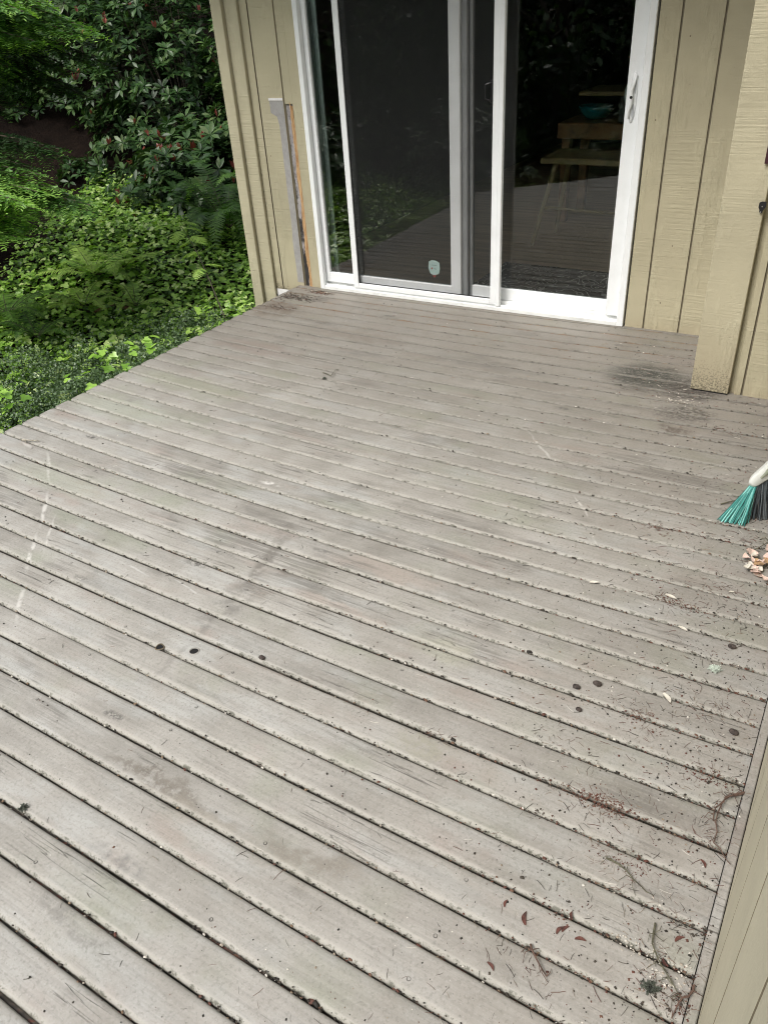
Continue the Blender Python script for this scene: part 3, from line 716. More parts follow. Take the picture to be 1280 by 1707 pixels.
# bared strip beside the door where the siding has rotted away
def rot_mat():
    t = NT('grey rotten wood'); x, y, z = t.sep(); n1 = t.noise(40, 6, .75, t.map((1, 1, .3))); n2 = t.noise(14, 5, .7, t.map((1, 1, .6), (4, 0, 0)))
    c = t.ramp(n1, [(.3, (.14, .125, .12)), (.5, (.33, .31, .31)), (.7, (.44, .42, .42))])
    bl = t.math('ADD', n2, t.smooth(z, .55, .02)); 
    c = t.mix(t.math('MULTIPLY', t.smooth(t.math('MULTIPLY_ADD', t.smooth(z, .62, .05), .20, n2), .53, .66), .93), c, (.018, .016, .014))
    return t.fin(c, .85, t.bump(n1, .003), .2)
def split_mat():
    t = NT('orange splintered wood'); n1 = t.noise(1, 6, .7, t.map((160, 160, 14)))
    c = t.ramp(n1, [(.3, (.20, .10, .045)), (.5, (.45, .27, .13)), (.7, (.62, .47, .28))])
    return t.fin(c, .8, t.bump(n1, .003), .2)
m = MB(); m.box(-.125, -.0725, -.0124, -.0095, -.02, 1.029, 0, W)
m.build('rotten_strip', rot_mat(), house)
m = MB(); zs = np.arange(-.015, 1.028, .014)
e0 = [-.101 + .009 * mn.noise(Vector((z * 7, 0, 0))) + .004 * mn.noise(Vector((z * 40, 3, 0))) - .012 * max(0, (z - .85) / .18) * 0 for z in zs]
for i in range(len(zs) - 1):
    za, zb_ = zs[i], zs[i + 1]; a0, a1 = e0[i], e0[i + 1]; q0 = -.002 - random.random() * .004; w = .016
    f0 = -.0715 + .0; 
    m.add([(a0, -.0095, za), (f0, .001, za), (f0, .001, zb_), (a1, -.0095, zb_), (a0 + .005, .0 + q0, za), (a1 + .005, q0, zb_)], [(0, 4, 5, 3), (4, 1, 2, 5)], 0, W)
m.add([(-.090, .002, .965), (-.074, .004, .955), (-.071, .004, 1.0), (-.092, .003, 1.045)], [(0, 1, 2, 3)], 0, W)
m.build('splintered_edge', split_mat(), house)
# grey primer patch, a thin worn coat
t = NT('grey primer'); nn = t.noise(30, 5, .7); c = t.ramp(nn, [(.3, (.27, .26, .255)), (.7, (.36, .35, .34))]); x, y, z = t.sep()
t.fin(c, .6, t.bump(t.noise(1, 4, .6, t.map((3, 3, 90))), .001), .3)
m = MB()
def strip(pts, mi=0): m.add([(u, .0012, z) for (u, z) in pts], [tuple(range(len(pts)))], mi, W)
strip([(-.232, 1.045), (-.1355, 1.045), (-.1355, .92), (-.180, .92), (-.190, .965), (-.230, .985)])
pr = [(-.180, .93), (-.1355, .94)]; zz = .93
left = [(-.180 + .004 * mn.noise(Vector((z * 6, 1, 0))) + (.0 if z > .3 else -.003), z) for z in np.arange(.92, -.03, -.05)]
for i in range(len(left) - 1): strip([left[i], (-.1355, left[i][1]), (-.1355, left[i + 1][1]), left[i + 1]])
m.build('primer_patch', t.m, house)
m = MB(); m.box(-.235, -.137, .0005, .004, 1.048, 1.060, 0, W); m.build('torn_paint_edge', MT['flash'], house)
m = MB(); m.box(-.405, -.14, -.0035, .0015, -.16, -.0405, 0, W); fl = m.build('flashing', MT['flash'], house)
c = aty(463, 490, .223); m = MB(); m.tube([(c[0], .2165, c[2]), (c[0], .212, c[2])], .006, 8); m.build('nail_hole', MT['black'], fl)
# corner trim of the house
m = MB(); m.cbox(-.525, -.450, -.05, .045, -.64, HT, .003, 0, W); m.build('corner_trim', MT['cleantrim'], house)
m = MB(); m.cbox(-.4495, -.36, -.0018, .0205, -.64, HT, .003, 0, W)
m.build('corner_batten', MT['cleantrim'], house)
MT['nail'] = simple('rusty painted nail head', (.11, .08, .05), .7)
n3 = np.array([WN[0], WN[1], 0.0]); p3 = np.array(W(0, 0, 0))
for (px, py) in ((452, 260), (455, 380), (1150, 60), (1092, 200), (1120, 410), (1100, 505), (1048, 95)):
    r = ray(px, py); t_ = ((p3 - CAM) @ n3) / (r @ n3); q = CAM + r * t_; m = MB(); m.tube([tuple(q - n3 * .001), tuple(q + n3 * .0012)], .0028, 8); m.build('nail_head', MT['nail'], house)
# projecting wall with its corner board, and the wall beside the camera
mb = MB()
grooved(mb, Pj, .175, .615, -.004, HT, [.205, .385, .57])
mb.box(.001, .62, -.12, -.0125, -.02, HT, 0, Pj)
mb.build('projecting_wall', [MT['siding'], MT['groove']], house)
m = MB(); m.cbox(0, .153, -.012, .020, .0045, HT, .0025, 0, Pj)
m.box(-.0, .03, -.6, -.0125, .001, HT, 0, Pj)
cb = m.build('corner_board', MT['trim'], house)
m = MB(); m.box(.002, .151, -.010, .018, .0, .0042, 0, Pj); m.build('black_foot', MT['hole'], cb)  # thin black strip closing the gap under the board
RX = .0535
def Rw(u, v, z): return (RX - v, u, z)         # u is world y
def Rw2(u, v, z): return (RX - v, -u, z)
mb = MB(); grooved(mb, Rw2, .36, 3.53, .0015, HT, [.50, .70, .90, 1.10, 1.30, 1.50, 1.70, 1.90, 2.10, 2.30, 2.5, 2.7, 2.925, 3.15, 3.36], ch=.0001)
mb.box(RX + .0125, RX + .14, -3.53, -.36, -.02, HT, 0); mb.box(RX + .1405, 1.6, -3.53, -3.43, -.02, HT, 0)
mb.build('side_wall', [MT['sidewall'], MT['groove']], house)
# roof slab with soffit, overhang deepened to shade the deck by the door
m = MB(); m.box(-4.0, 1.9, -.95, 6.6, HT, HT + .02, 1); m.box(-.50, 1.9, -4.0, -.9501, HT, HT + .02, 1)
m.box(-4.05, 1.95, -1.0, 6.65, HT + .021, HT + .26, 0); m.box(-.55, 1.95, -4.05, -1.0001, HT + .021, HT + .26, 0)
m.build('roof', [MT['roof'], MT['soffit']], house)
# inside
m = MB(); m.box(-3.34, .9, .36, 6.09, -.02, .035); m.build('room_floor', MT['floor'], house)
m = MB(); m.box(-3.34, .9, .36, 6.09, 2.45, 2.5); m.box(-3.349, -3.30, .36, 6.09, .036, 2.449); m.box(.0, .05, .36, 6.09, .036, 2.449); m.box(-3.29, -.001, 5.5, 5.55, .036, 2.449)
m.box(-3.29, -2.95, .36, .40, .036, 2.449); m.box(-1.02, -.001, .40, .44, .036, 2.449)
m.build('room_wall', MT['intwall'], house)

# sliding door -------------------------------------------------------
V0 = .014
m = MB()
m.cbox(0, .030, -.11, V0, .0, DH, .0025, 0, W)                    # left jamb
m.cbox(DW - .034, DW, -.11, V0, .0, DH, .0025, 0, W)               # right jamb
m.cbox(.0301, DW - .0341, -.11, V0, DH - .035, DH, .0025, 0, W)
m.cbox(.0301, DW - .0341, -.036, V0, .0, .022, .002, 1, W)          # sill, stepping up to the track
m.cbox(.0301, DW - .0341, -.11, -.0362, .0, .040, .002, 1, W)
m.cbox(.0301, DW - .0341, -.006, -.002, .0222, .031, .001, 0, W)   # screen rail
fr = m.build('door_frame', [MT['vinyl'], MT['vinyldirty']], house)
def glass(parent, u0, u1, v, z0, z1):
    m = MB(); m.box(u0, u1, v - .003, v + .003, z0, z1, 0, W); return m.build('glass_pane', MT['glass'], parent)
# fixed left panel
vL0, vL1 = -.048, -.018
m = MB()
m.cbox(.0305, .058, vL0, vL1, .0405, DH - .036, .002, 0, W); m.cbox(.0585, .8895, vL0, vL1, .0405, .098, .002, 0, W); m.cbox(.0585, .8895, vL0, vL1, DH - .09, DH - .036, .002, 0, W)
m.cbox(.890, .952, vL0, vL1 + .004, .0405, DH - .036, .003, 0, W)
fixed = m.build('fixed_panel', MT['vinyl'], house)
m = MB(); m.cbox(.9522, .982, vL0 - .010, vL1 - .014, .0405, DH - .036, .002, 0, W); m.build('interlock', MT['vinylgrey'], fixed)
glass(fixed, .0575, .8905, -.034, .0975, DH - .0905)
# sliding right panel
vR0, vR1 = -.090, -.060
m = MB()
m.cbox(.9825, .9995, vR0, vR1, .0405, DH - .036, .002, 1, W); m.cbox(.9998, 1.7995, vR0, vR1, .0405, .104, .002, 0, W); m.cbox(.9998, 1.7995, vR0, vR1, DH - .09, DH - .036, .002, 0, W)
m.cbox(1.780, 1.8508, vR0, vR1 + .042, .0405, DH - .036, .003, 0, W)
slid = m.build('sliding_panel', [MT['vinyl'], MT['vinylgrey']], house)
glass(slid, .999, 1.7798, -.076, .1035, DH - .0905)
# screen door on the outer track
S0, S1 = .243, 1.197; vS0, vS1 = -.013, .007
m = MB()
m.cbox(S0, S0 + .036, vS0, vS1, .031, DH - .037, .0025, 0, W)
m.cbox(S1 - .058, S1 - .024, vS0, vS1, .031, DH - .037, .0025, 0, W); m.cbox(S1 - .0235, S1, vS0, vS1 + .006, .024, DH - .037, .0025, 0, W)
m.cbox(S0 + .0365, S1 - .0585, vS0, vS1, .031, .060, .002, 0, W); m.cbox(S0 + .0365, S1 - .0585, vS0, vS1, DH - .075, DH - .037, .002, 0, W)
scr = m.build('screen_door', MT['vinyl'], house)
m = MB()
m.box(S0 + .0362, S0 + .0405, vS0 + .004, vS1 - .006, .0602, DH - .0755, 0, W); m.box(S0 + .0408, S1 - .0588, vS0 + .004, vS1 - .007, .0602, .0635, 0, W)
m.build('spline', MT['black'], scr)
m = MB(); m.box(S0 + .037, S1 - .059, -.0035, -.0025, .0605, DH - .0757, 0, W); m.build('insect_mesh', MT['mesh'], scr)
# black pull on the screen's right stile
m = MB(); pu = 1.110; pz0, pz1 = 1.045, 1.125
m.tube([W(pu + .028, .004, pz1), W(pu + .012, .016, pz1 - .004), W(pu - .006, .020, pz1 - .010), W(pu - .006, .020, pz0 + .010), W(pu + .012, .016, pz0 + .004), W(pu + .028, .004, pz0)],
       [.0045, .0045, .004, .004, .0045, .0045], 8)
m.cbox(pu + .020, pu + .030, .0072, .010, pz0 - .018, pz1 + .012, .001, 0, W)
m.build('pull_handle', MT['black'], scr, smooth=False)
# white handle with keyhole on the sliding panel
def oval(m, cu, cz, ru, rz, v0, v1, n=20, mi=0, inset=.85, sl=0.0):
    vs = []
    for (q, v) in ((1, v0), (1, v0 + (v1 - v0) * .6), (inset, v1)):
        for i in range(n):
            a = 2 * math.pi * i / n; vs.append((cu + ru * q * math.cos(a) + sl * rz * q * math.sin(a), v, cz + rz * q * math.sin(a)))
    m.add(vs, [(j * n + i, j * n + (i + 1) % n, (j + 1) * n + (i + 1) % n, (j + 1) * n + i) for j in range(2) for i in range(n)] + [tuple(2 * n + i for i in range(n))], mi, W)
HZ = 1.055; HU = 1.812; vF = vR1 + .042
m = MB(); oval(m, HU, HZ, .017, .105, vF - .002, vF + .007)
# the S-shaped grip ridge
pts = [W(HU + .009, vF + .010, HZ + .095), W(HU + .004, vF + .016, HZ + .06), W(HU - .006, vF + .018, HZ + .03), W(HU - .004, vF + .016, HZ), W(HU - .003, vF + .018, HZ - .025), W(HU - .010, vF + .016, HZ - .05), W(HU - .009, vF + .010, HZ - .085)]
m.tube(pts, [.003, .006, .0075, .009, .0075, .006, .004], 8)
hd = m.build('handle', MT['vinyl'], slid, smooth=True)
m = MB(); c = W(HU - .003, vF + .026, HZ + .002); m.tube([W(HU - .003, vF + .018, HZ + .002), c], .0062, 12); m.build('keyhole', MT['black'], hd)
MT['recess'] = simple('grey plastic recess', (.42, .44, .46), .5); 
for (a, b, c_, d_) in ((.0085, .045, .0035, .032), (.006, -.055, .0055, .030)):
    m = MB(); oval(m, HU + a, HZ + b, c_, d_, vF + .0072, vF + .0080, 12); m.build('recess', MT['recess'], hd)
m = MB(); oval(m, 1.778, HZ + .005, .030, .058, vR0 - .028, vR0 - .001, 18); MT['seagreen'] = simple('pale plastic inner handle', (.55, .60, .56), .4); m.build('inner_handle', MT['seagreen'], slid)
# security sticker on the fixed glass
def stick():
    c = aty(726, 446, .290); u = (c[0] - WO[0]) * WU[0] + (c[1] - WO[1]) * WU[1]; z = c[2]; v = -.0295
    m = MB(); sh = [(-.024, .028), (-.012, .034), (.010, .034), (.026, .026), (.028, .0), (.022, -.022), (-.004, -.028), (-.018, -.022), (-.027, .0)]
    K = 1.35; sh = [(a * K, b * K) for a, b in sh]
    m.add([(u + a, v, z + b) for a, b in sh], [tuple(range(len(sh)))[::-1]], 0, W)
    m.add([(u - .012, v + .0001, z - .0385), (u + .014, v + .0001, z - .0375), (u + .008, v + .0001, z - .049), (u - .005, v + .0001, z - .050)], [(0, 1, 2, 3)[::-1]], 1, W)
    for (a0, a1, b0, b1, mi) in ((-.016, .018, .018, .0205, 2), (-.008, -.006, .004, .006, 2), (-.003, .002, -.003, -.001, 2), (.004, .008, -.004, -.001, 2), (.011, .015, -.004, -.001, 2), (-.001, .013, .002, .004, 2)):
        m.add([(u + a0, v + .0003, z + b0), (u + a1, v + .0003, z + b0), (u + a1, v + .0003, z + b1), (u + a0, v + .0003, z + b1)], [(0, 1, 2, 3)], mi, W)
    n = 10; m.add([(u - .013 + .0055 * math.cos(6.283 * i / n), v + .0003, z + .000 + .006 * math.sin(6.283 * i / n)) for i in range(n)], [tuple(range(n))], 1, W)
    m.build('security_sticker', [simple('pale teal sticker', (.42, .56, .52), .4, .05), simple('dull red print', (.30, .07, .06), .5), simple('grey print', (.10, .14, .15), .5)], fixed)
stick()
# pale slats added inside to stand in for the lit jamb face
m = MB()
for i in range(3): m.cbox(.031 + i * .018, .047 + i * .018, -.094 - .006 * (i % 2), -.082 - .006 * (i % 2), .06, 2.0, .002, 0, W)
m.build('lit_jamb_slats', MT['litjamb'], house)

# ------------------------------------------------------------------ things inside the room
r0 = at(838, 468, .04); m = MB()
rx0, rx1, ry0, ry1 = -2.02, -1.08, .50, .98
m.cbox(rx0, rx1, ry0, ry1, .0352, .044, .002)
tag(m.build('floor_rug', MT['rug']), 'dark floor rug with pale curling pattern just inside the door glass', 'rug')
st = empty('wooden_stool', (-1.73, 1.55, .035), 'pale wooden stool with splayed legs behind the right door glass', 'stool')
m = MB(); m.cbox(-1.99, -1.38, 1.42, 1.78, .55, .585, .006); m.build('seat', MT['stoolwood'], st)
for (tx, ty, bx, by) in ((-1.90, 1.47, -2.02, 1.42), (-1.46, 1.47, -1.44, 1.42), (-1.90, 1.73, -2.0, 1.80), (-1.46, 1.73, -1.43, 1.80)):
    m = MB(); m.tube([(tx, ty, .549), (bx, by, .036)], [.019, .013], 8); m.build('leg', MT['stoolwood'], st)
m = MB(); m.tube([(-1.95, 1.445, .28), (-1.455, 1.445, .27)], .010, 6); m.build('stretcher', MT['stoolwood'], st)
tb = empty('side_table', (-1.7, 2.3, .035), 'orange brown wooden side table in the room behind the stool', 'table')
m = MB(); m.cbox(-2.12, -1.2, 2.05, 2.55, .60, .70, .006); m.build('tabletop', MT['brownwood'], tb)
for (x, y) in ((-2.06, 2.1), (-1.26, 2.1), (-2.06, 2.5), (-1.26, 2.5)):
    m = MB(); m.cbox(x - .03, x + .03, y - .03, y + .03, .036, .599, .004); m.build('leg', MT['brownwood'], tb)
# bowl on the table
bp = (-1.92, 2.25, .701); m = MB(); n = 20; prof = [(.035, 0), (.07, .012), (.105, .05), (.12, .085), (.114, .085), (.098, .05), (.05, .016)]
vs = [(bp[0] + r * math.cos(6.2832 * i / n), bp[1] + r * math.sin(6.2832 * i / n), bp[2] + z) for r, z in prof for i in range(n)]
m.add(vs, [(j * n + i, j * n + (i + 1) % n, (j + 1) * n + (i + 1) % n, (j + 1) * n + i) for j in range(len(prof) - 1) for i in range(n)] + [tuple(range(n))[::-1], tuple((len(prof) - 1) * n + i for i in range(n))])
tag(m.build('ceramic_bowl', MT['teal'], smooth=True), 'round teal bowl standing on the brown side table indoors', 'bowl')
cr = empty('storage_chest', (-1.5, 2.3, .70), 'pale box with lighter lid on the side table beside the teal bowl', 'box')
m = MB(); m.cbox(-1.72, -1.24, 2.12, 2.50, .7012, .86, .004); m.build('box_body', MT['intwall'], cr)
m = MB(); m.cbox(-2.0, -1.22, 2.10, 2.52, .8605, .885, .004); m.build('lid', MT['stoolwood'], cr)

# ------------------------------------------------------------------ fixtures on the corner board
def ppl(px, py, v=.021):
    """pixel on the corner board's face"""
    n = np.array([WN[0], WN[1], 0]); p0 = np.array(Pj(0, v, 0)); r = ray(px, py); t = ((p0 - CAM) @ n) / (r @ n); return CAM + r * t
hk = empty('latch_bracket', tuple(ppl(1268, 345)), 'small black bracket with two bright screws on the tan corner board', 'bracket')
def onP(c, du, v, dz):
    return (c[0] + WU[0] * du + WN[0] * v, c[1] + WU[1] * du + WN[1] * v, c[2] + dz)
c = ppl(1268, 345)
m = MB(); sh = [(-.010, .020), (.0, .025), (.020, .024), (.021, .004), (.012, -.014), (.009, -.024), (.002, -.027), (-.004, -.020), (-.004, -.012), (-.011, .0)]
vs = [onP(c, a * .8, 0.0005, b * .8) for a, b in sh] + [onP(c, a * .8, .007, b * .8) for a, b in sh]; n = len(sh)
m.add(vs, [tuple(range(n)), tuple(range(n, 2 * n))[::-1]] + [(i, (i + 1) % n, n + (i + 1) % n, n + i)[::-1] for i in range(n)])
m.build('plate', MT['black'], hk)
for (a, b) in ((.004, .003), (.002, -.0165)):
    m = MB(); m.tube([onP(c, a, .0062, b), onP(c, a, .0088, b)], .0021, 10); m.build('screw', MT['steel'], hk)
c = ppl(1279, 272)
m = MB(); vs = [onP(c, a, v, b) for v in (.0005, .012) for (a, b) in ((-.010, 0), (.014, 0), (.014, .30), (-.010, .30))]
m.add(vs, [(0, 1, 2, 3), (7, 6, 5, 4), (0, 4, 5, 1), (1, 5, 6, 2), (2, 6, 7, 3), (3, 7, 4, 0)])
tag(m.build('maroon_slat', MT['maroon']), 'dark maroon slat fixed upright on the corner board above the black bracket', 'slat')

# ------------------------------------------------------------------ broom
bro = empty('broom', (-.12, -1.28, 0), 'broom with turquoise and grey bristles and white head at the right edge', 'broom')
BY = -1.28
P_ = lambda px, py, y=BY: aty(px, py, y)
# white head: outline extruded; nose, lower edge, socket
out = [P_(1247, 803), P_(1249, 807), P_(1256, 810), P_(1264, 807), P_(1281, 796), P_(1300, 783), P_(1325, 765), P_(1320, 735), P_(1300, 742), P_(1284, 764), P_(1270, 778), P_(1256, 790), P_(1249, 797)]
ctr = sum(out) / len(out); m = MB(); n = len(out)
rings = []
for (sc, dy) in ((.80, -.021), (.95, -.015), (1.0, 0), (.95, .015), (.80, .021)):
    rings.append([(ctr[0] + (p[0] - ctr[0]) * sc, p[1] + dy, ctr[2] + (p[2] - ctr[2]) * sc) for p in out])
vs = [q for r in rings for q in r]
fs = [(j * n + i, j * n + (i + 1) % n, (j + 1) * n + (i + 1) % n, (j + 1) * n + i) for j in range(4) for i in range(n)] + [tuple(range(n))[::-1], tuple(4 * n + i for i in range(n))]
m.add(vs, fs); hd = m.build('head', MT['whiteplastic'], bro, smooth=True)
a = P_(1268, 797, BY - .024); b = P_(1300, 768, BY - .024)
m = MB(); m.tube([a, (a + b) / 2, b], [.003, .0085, .009], 8); m.build('slot', simple('shaded plastic recess', (.30, .32, .24), .6), hd)
# handle leaning on the wall beyond the frame
s0 = P_(1322, 750); m = MB(); m.tube([s0, (.025, BY + .10, .62), (.037, BY + .22, 1.12)], [.012, .0115, .0115], 10); m.build('pole', MT['whiteplastic'], bro, smooth=True)
MT['brist'] = tint_mat('bristles', [(0, (.004, .03, .028)), (.3, (.022, .16, .14)), (.6, (.09, .38, .34)), (.9, (.32, .66, .60))], .4)
MT['bristg'] = tint_mat('grey bristles', [(0, (.035, .04, .045)), (.5, (.10, .12, .13)), (1, (.20, .22, .23))], .45)
def bristles(cnt, top0, top1, bot0, bot1, mat, name, ysp, t0):
    m = MB()
    for i in range(cnt):
        f = random.random(); g_ = min(1, max(0, f + random.gauss(0, .05))); dy = random.uniform(-1, 1)
        a = np.array(top0) * (1 - f) + np.array(top1) * f + np.array([0, dy * .013, 0]); b = np.array(bot0) * (1 - g_) + np.array(bot1) * g_ + np.array([random.gauss(0, .004), dy * ysp, random.uniform(.0005, .006)])
        k = b + (b - a) * .02; k[2] = max(.001, b[2])
        mid = (a + b) / 2 + np.array([random.gauss(0, .002), random.gauss(0, .002), .004])
        r = random.uniform(.0012, .0019); nbv = len(m.v)
        m.tube([a, mid, k], [r, r, r * 1.1], 4, 0); tt = min(1, max(0, t0 + random.gauss(0, .30)))
        for j in range(nbv, len(m.v)): m.t[j] = tt
    return m.build(name, mat, bro, tint=True)
bristles(210, P_(1251, 806), P_(1262, 806), at(1201, 866), at(1242, 872), MT['brist'], 'turquoise_bristles', .022, .48)
bristles(240, P_(1262, 806), P_(1318, 772), at(1246, 862), (.035, -1.22, 0), MT['bristg'], 'grey_bristles', .02, .45)

# ------------------------------------------------------------------ small things lying on the deck
MT['cone'] = simple('dark brown cone scales', (.06, .045, .038), .7, .4, 120, .002)
MT['rust'] = simple('rusty bud scale', (.10, .036, .026), .6, .35, 90, .001)
MT['twig'] = simple('dry brown twig', (.105, .062, .045), .8, .3, 60, .001)
MT['dtwig'] = simple('dark lichen covered twig', (.10, .095, .06), .85, .4, 90, .001)
MT['pale'] = simple('pale dried petal', (.62, .58, .50), .6, .12, 60, .001)
MT['pink'] = simple('pinkish dried leaf', (.72, .55, .47), .55, .25, 60, .001)
MT['tan'] = simple('tan dried leaf', (.46, .30, .17), .6, .25, 60, .001)
MT['lichen'] = simple('pale mint lichen', (.52, .58, .50), .8, .15, 90, .001)
MT['moss'] = simple('dark grey moss', (.07, .08, .06), .9, .4, 90, .001)
for (px, py, s, lab) in [(995, 1142, .0105, 'small dark cone, right one of the pair beside the pale gap lines'), (960, 1147, .0095, 'small dark cone, left one of the pair on the taupe boards'),
                         (1219, 1080, .010, 'dark rounded cone above the pale lichen tuft'), (1222, 1223, .0105, 'dark pointed cone lying nearest the right wall'),
                         (964, 1184, .0075, 'flat grey cone scale just below the pair of cones'), (437, 1098, .009, 'dark fuzzy cone bit on the middle of the deck')]:
    s *= .88; p = at(px, py); m = MB(); m.blob((p[0], p[1], s * .6), s, 2, .10, 0, (1.25, .9, .72)); 
    for i in range(26):
        a = random.random() * 6.28; q = random.random(); m.blob((p[0] + math.cos(a) * s * 1.0 * q, p[1] + math.sin(a) * s * .8 * q, s * (.55 + .6 * (1 - q))), s * .34, 1, .35, 0, (1, 1, .6))
    tag(m.build('fallen_cone', MT['cone']), lab, 'cone', 'dark cones fallen on the deck')
def flake(name, px, py, l, w, ang, lab, cat, mat, grp=None, curl=.35):
    p = at(px, py); m = MB(); n = 7; vs = []
    for j in range(n):
        t = j / (n - 1); ww = w * math.sin(math.pi * (.12 + .84 * t)) ; z = .0015 + curl * l * abs(t - .5) ** 1.6
        cx = p[0] + math.cos(ang) * l * (t - .5) - math.sin(ang) * .15 * l * math.sin(math.pi * t); cy = p[1] + math.sin(ang) * l * (t - .5) + math.cos(ang) * .15 * l * math.sin(math.pi * t)
        for s in (-1, 0, 1):
            vs.append((cx - math.sin(ang) * s * ww, cy + math.cos(ang) * s * ww, z + (.30 * ww if s else 0)))
    top = [(v[0], v[1], v[2] + .0009) for v in vs]; b = len(vs)
    f1 = [(j * 3 + s, j * 3 + s + 1, j * 3 + s + 4, j * 3 + s + 3) for j in range(n - 1) for s in (0, 1)]
    m.add(vs + top, [f[::-1] for f in f1] + [tuple(i + b for i in f) for f in f1])
    return tag(m.build(name, mat, smooth=True), lab, cat, grp)
for (px, py, l, a, lab) in [(990, 973, .030, .5, 'white forked petal lying alone in the middle right of the deck'), (1117, 997, .034, -.2, 'pale curled petal on the rusty debris left of the leaf cluster'),
                            (1218, 988, .016, .4, 'small round white petal below the pink dried leaves'), (1137, 1050, .028, -.3, 'thin pale sliver on the boards left of the lichen tuft'),
                            (1110, 1166, .034, -.8, 'pale curved sliver between the cones and the right wall')]:
    flake('fallen_petal', px, py, l, l * .17, a, lab, 'petal', MT['pale'], 'pale petals fallen on the deck')
for (px, py, l, a, lab) in [(933, 1552, .020, 1.2, 'rusty bud scale, left half of the close pair near the bottom'), (942, 1550, .018, 1.1, 'rusty bud scale, right half of the close pair near the bottom'),
                            (953, 1527, .016, 1.9, 'rusty bud scale just above the close pair'), (967, 1568, .020, .3, 'brown bud scale right of the close pair'), (876, 1532, .026, 1.9, 'brown bud scale with a white tip'),
                            (843, 1507, .016, 1.6, 'brown bud scale, leftmost upper one near the bottom'), (817, 1612, .018, -.5, 'brown bud scale lowest of those lying on bare board'),
                            (1132, 1567, .020, .9, 'dark red bud scale near the twig by the right wall'), (903, 706, .016, .2, 'dark red bud scale in the upper right of the deck'), (948, 706, .014, .5, 'dark bud scale beside another in the upper right of the deck'),
                            (1171, 1441, .018, -.9, 'dark pointed bud scale beside the white crumbs'), (1108, 1605, .016, 2.4, 'dark bud scale lying in the gap under the white crumbs')]:
    flake('bud_scale', px, py, l * 1.05, l * .17, a, lab, 'bud scale', MT['rust'], 'bud scales fallen on the deck', .1)
def twig(pts, r, lab, mat, name='fallen_twig', side=6):
    P3 = [np.array(at(x, y)) for x, y in pts]; m = MB(); q = []
    for i in range(len(P3) - 1):
        for s in (0, .5): q.append(P3[i] * (1 - s) + P3[i + 1] * s + np.array([random.gauss(0, .0015), random.gauss(0, .0015), 0]))
    q.append(P3[-1]); N = len(q)
    q = [(p[0], p[1], .003 + r + .006 * math.sin(math.pi * i / (N - 1))) for i, p in enumerate(q)]
    m.tube(q, [r * (1.2 - .7 * i / (N - 1)) for i in range(N)], 6)
    for _ in range(side):
        i = random.randrange(1, N); p = q[i]; a = random.random() * 6.28; L = random.uniform(.01, .03)
        m.tube([p, (p[0] + math.cos(a) * L * .5, p[1] + math.sin(a) * L * .5, p[2] + .004), (p[0] + math.cos(a + .4) * L, p[1] + math.sin(a + .4) * L, .002)], [r * .5, r * .4, r * .25], 4)
    return tag(m.build(name, mat), lab, 'twig', 'twigs fallen on the deck')
twig([(1237, 1325), (1215, 1330), (1200, 1345), (1193, 1375), (1190, 1410), (1205, 1430), (1216, 1443)], .0016, 'long forked reddish twig arching beside the right wall', MT['twig'])
twig([(1237, 1322), (1210, 1334), (1190, 1352), (1187, 1370)], .0018, 'short reddish twig crossing the long forked one', MT['twig'])
twig([(1010, 1432), (1030, 1444), (1055, 1470), (1075, 1488)], .0017, 'thin straight dark twig with a brown tuft at its upper end', MT['dtwig'])
twig([(1090, 1540), (1087, 1575), (1094, 1600), (1112, 1630), (1130, 1660)], .0017, 'dark lichen crusted twig near the bottom right corner', MT['dtwig'], side=16)
twig([(1157, 1645), (1145, 1665), (1128, 1675), (1118, 1700)], .0020, 'orange brown forked twig in the bottom right corner', MT['twig'])
twig([(38, 735), (55, 738), (68, 737)], .0022, 'pale short stick at the left edge of the deck', simple('pale stick', (.42, .38, .30), .8))
twig([(538, 622), (552, 630), (560, 618)], .0018, 'curled dark twig in the upper left of the deck', MT['dtwig'])
twig([(880, 1575), (893, 1600), (910, 1630)], .0020, 'thin reddish twig near the bottom centre', MT['twig'])
twig([(1200, 843), (1230, 838), (1262, 825)], .0020, 'dark twig running under the turquoise bristles', MT['dtwig'])
twig([(1245, 925), (1262, 918), (1280, 905)], .0016, 'dark twig above the pink dried leaves', MT['dtwig'])
# lichen tuft: a small branching ball
def tuft(px, py, R, cnt, mat, lab, name='lichen_tuft', cat='lichen'):
    p = at(px, py); m = MB()
    for i in range(cnt):
        a = random.random() * 6.28; e = random.uniform(.1, 1.3); L = R * random.uniform(.5, 1)
        q0 = Vector((p[0] + random.gauss(0, R * .2), p[1] + random.gauss(0, R * .2), .002)); d = Vector((math.cos(a) * math.cos(e), math.sin(a) * math.cos(e), math.sin(e) * .6))
        q1 = q0 + d * L * .6; m.tube([q0, q1], [.0010, .0012], 4)
        for _ in range(2):
            dd = (d + Vector((random.gauss(0, .6), random.gauss(0, .6), random.gauss(0, .3)))).normalized(); q2 = q1 + dd * L * .4; q2.z = max(.002, q2.z); m.tube([q1, q2], [.0012, .0009], 4)
    return tag(m.build(name, mat), lab, cat)
tuft(1190, 1117, .017, 90, MT['lichen'], 'pale mint lichen tuft on the boards near the right wall')
tuft(1083, 1648, .016, 60, MT['moss'], 'dark moss clump near the bottom right corner', 'moss_clump', 'moss')
tuft(541, 631, .010, 40, MT['moss'], 'small dark moss knot in the upper left of the deck', 'moss_clump', 'moss')
tuft(40, 1347, .014, 26, MT['moss'], 'dark wiry moss tuft at the left edge of the deck', 'moss_clump', 'moss')
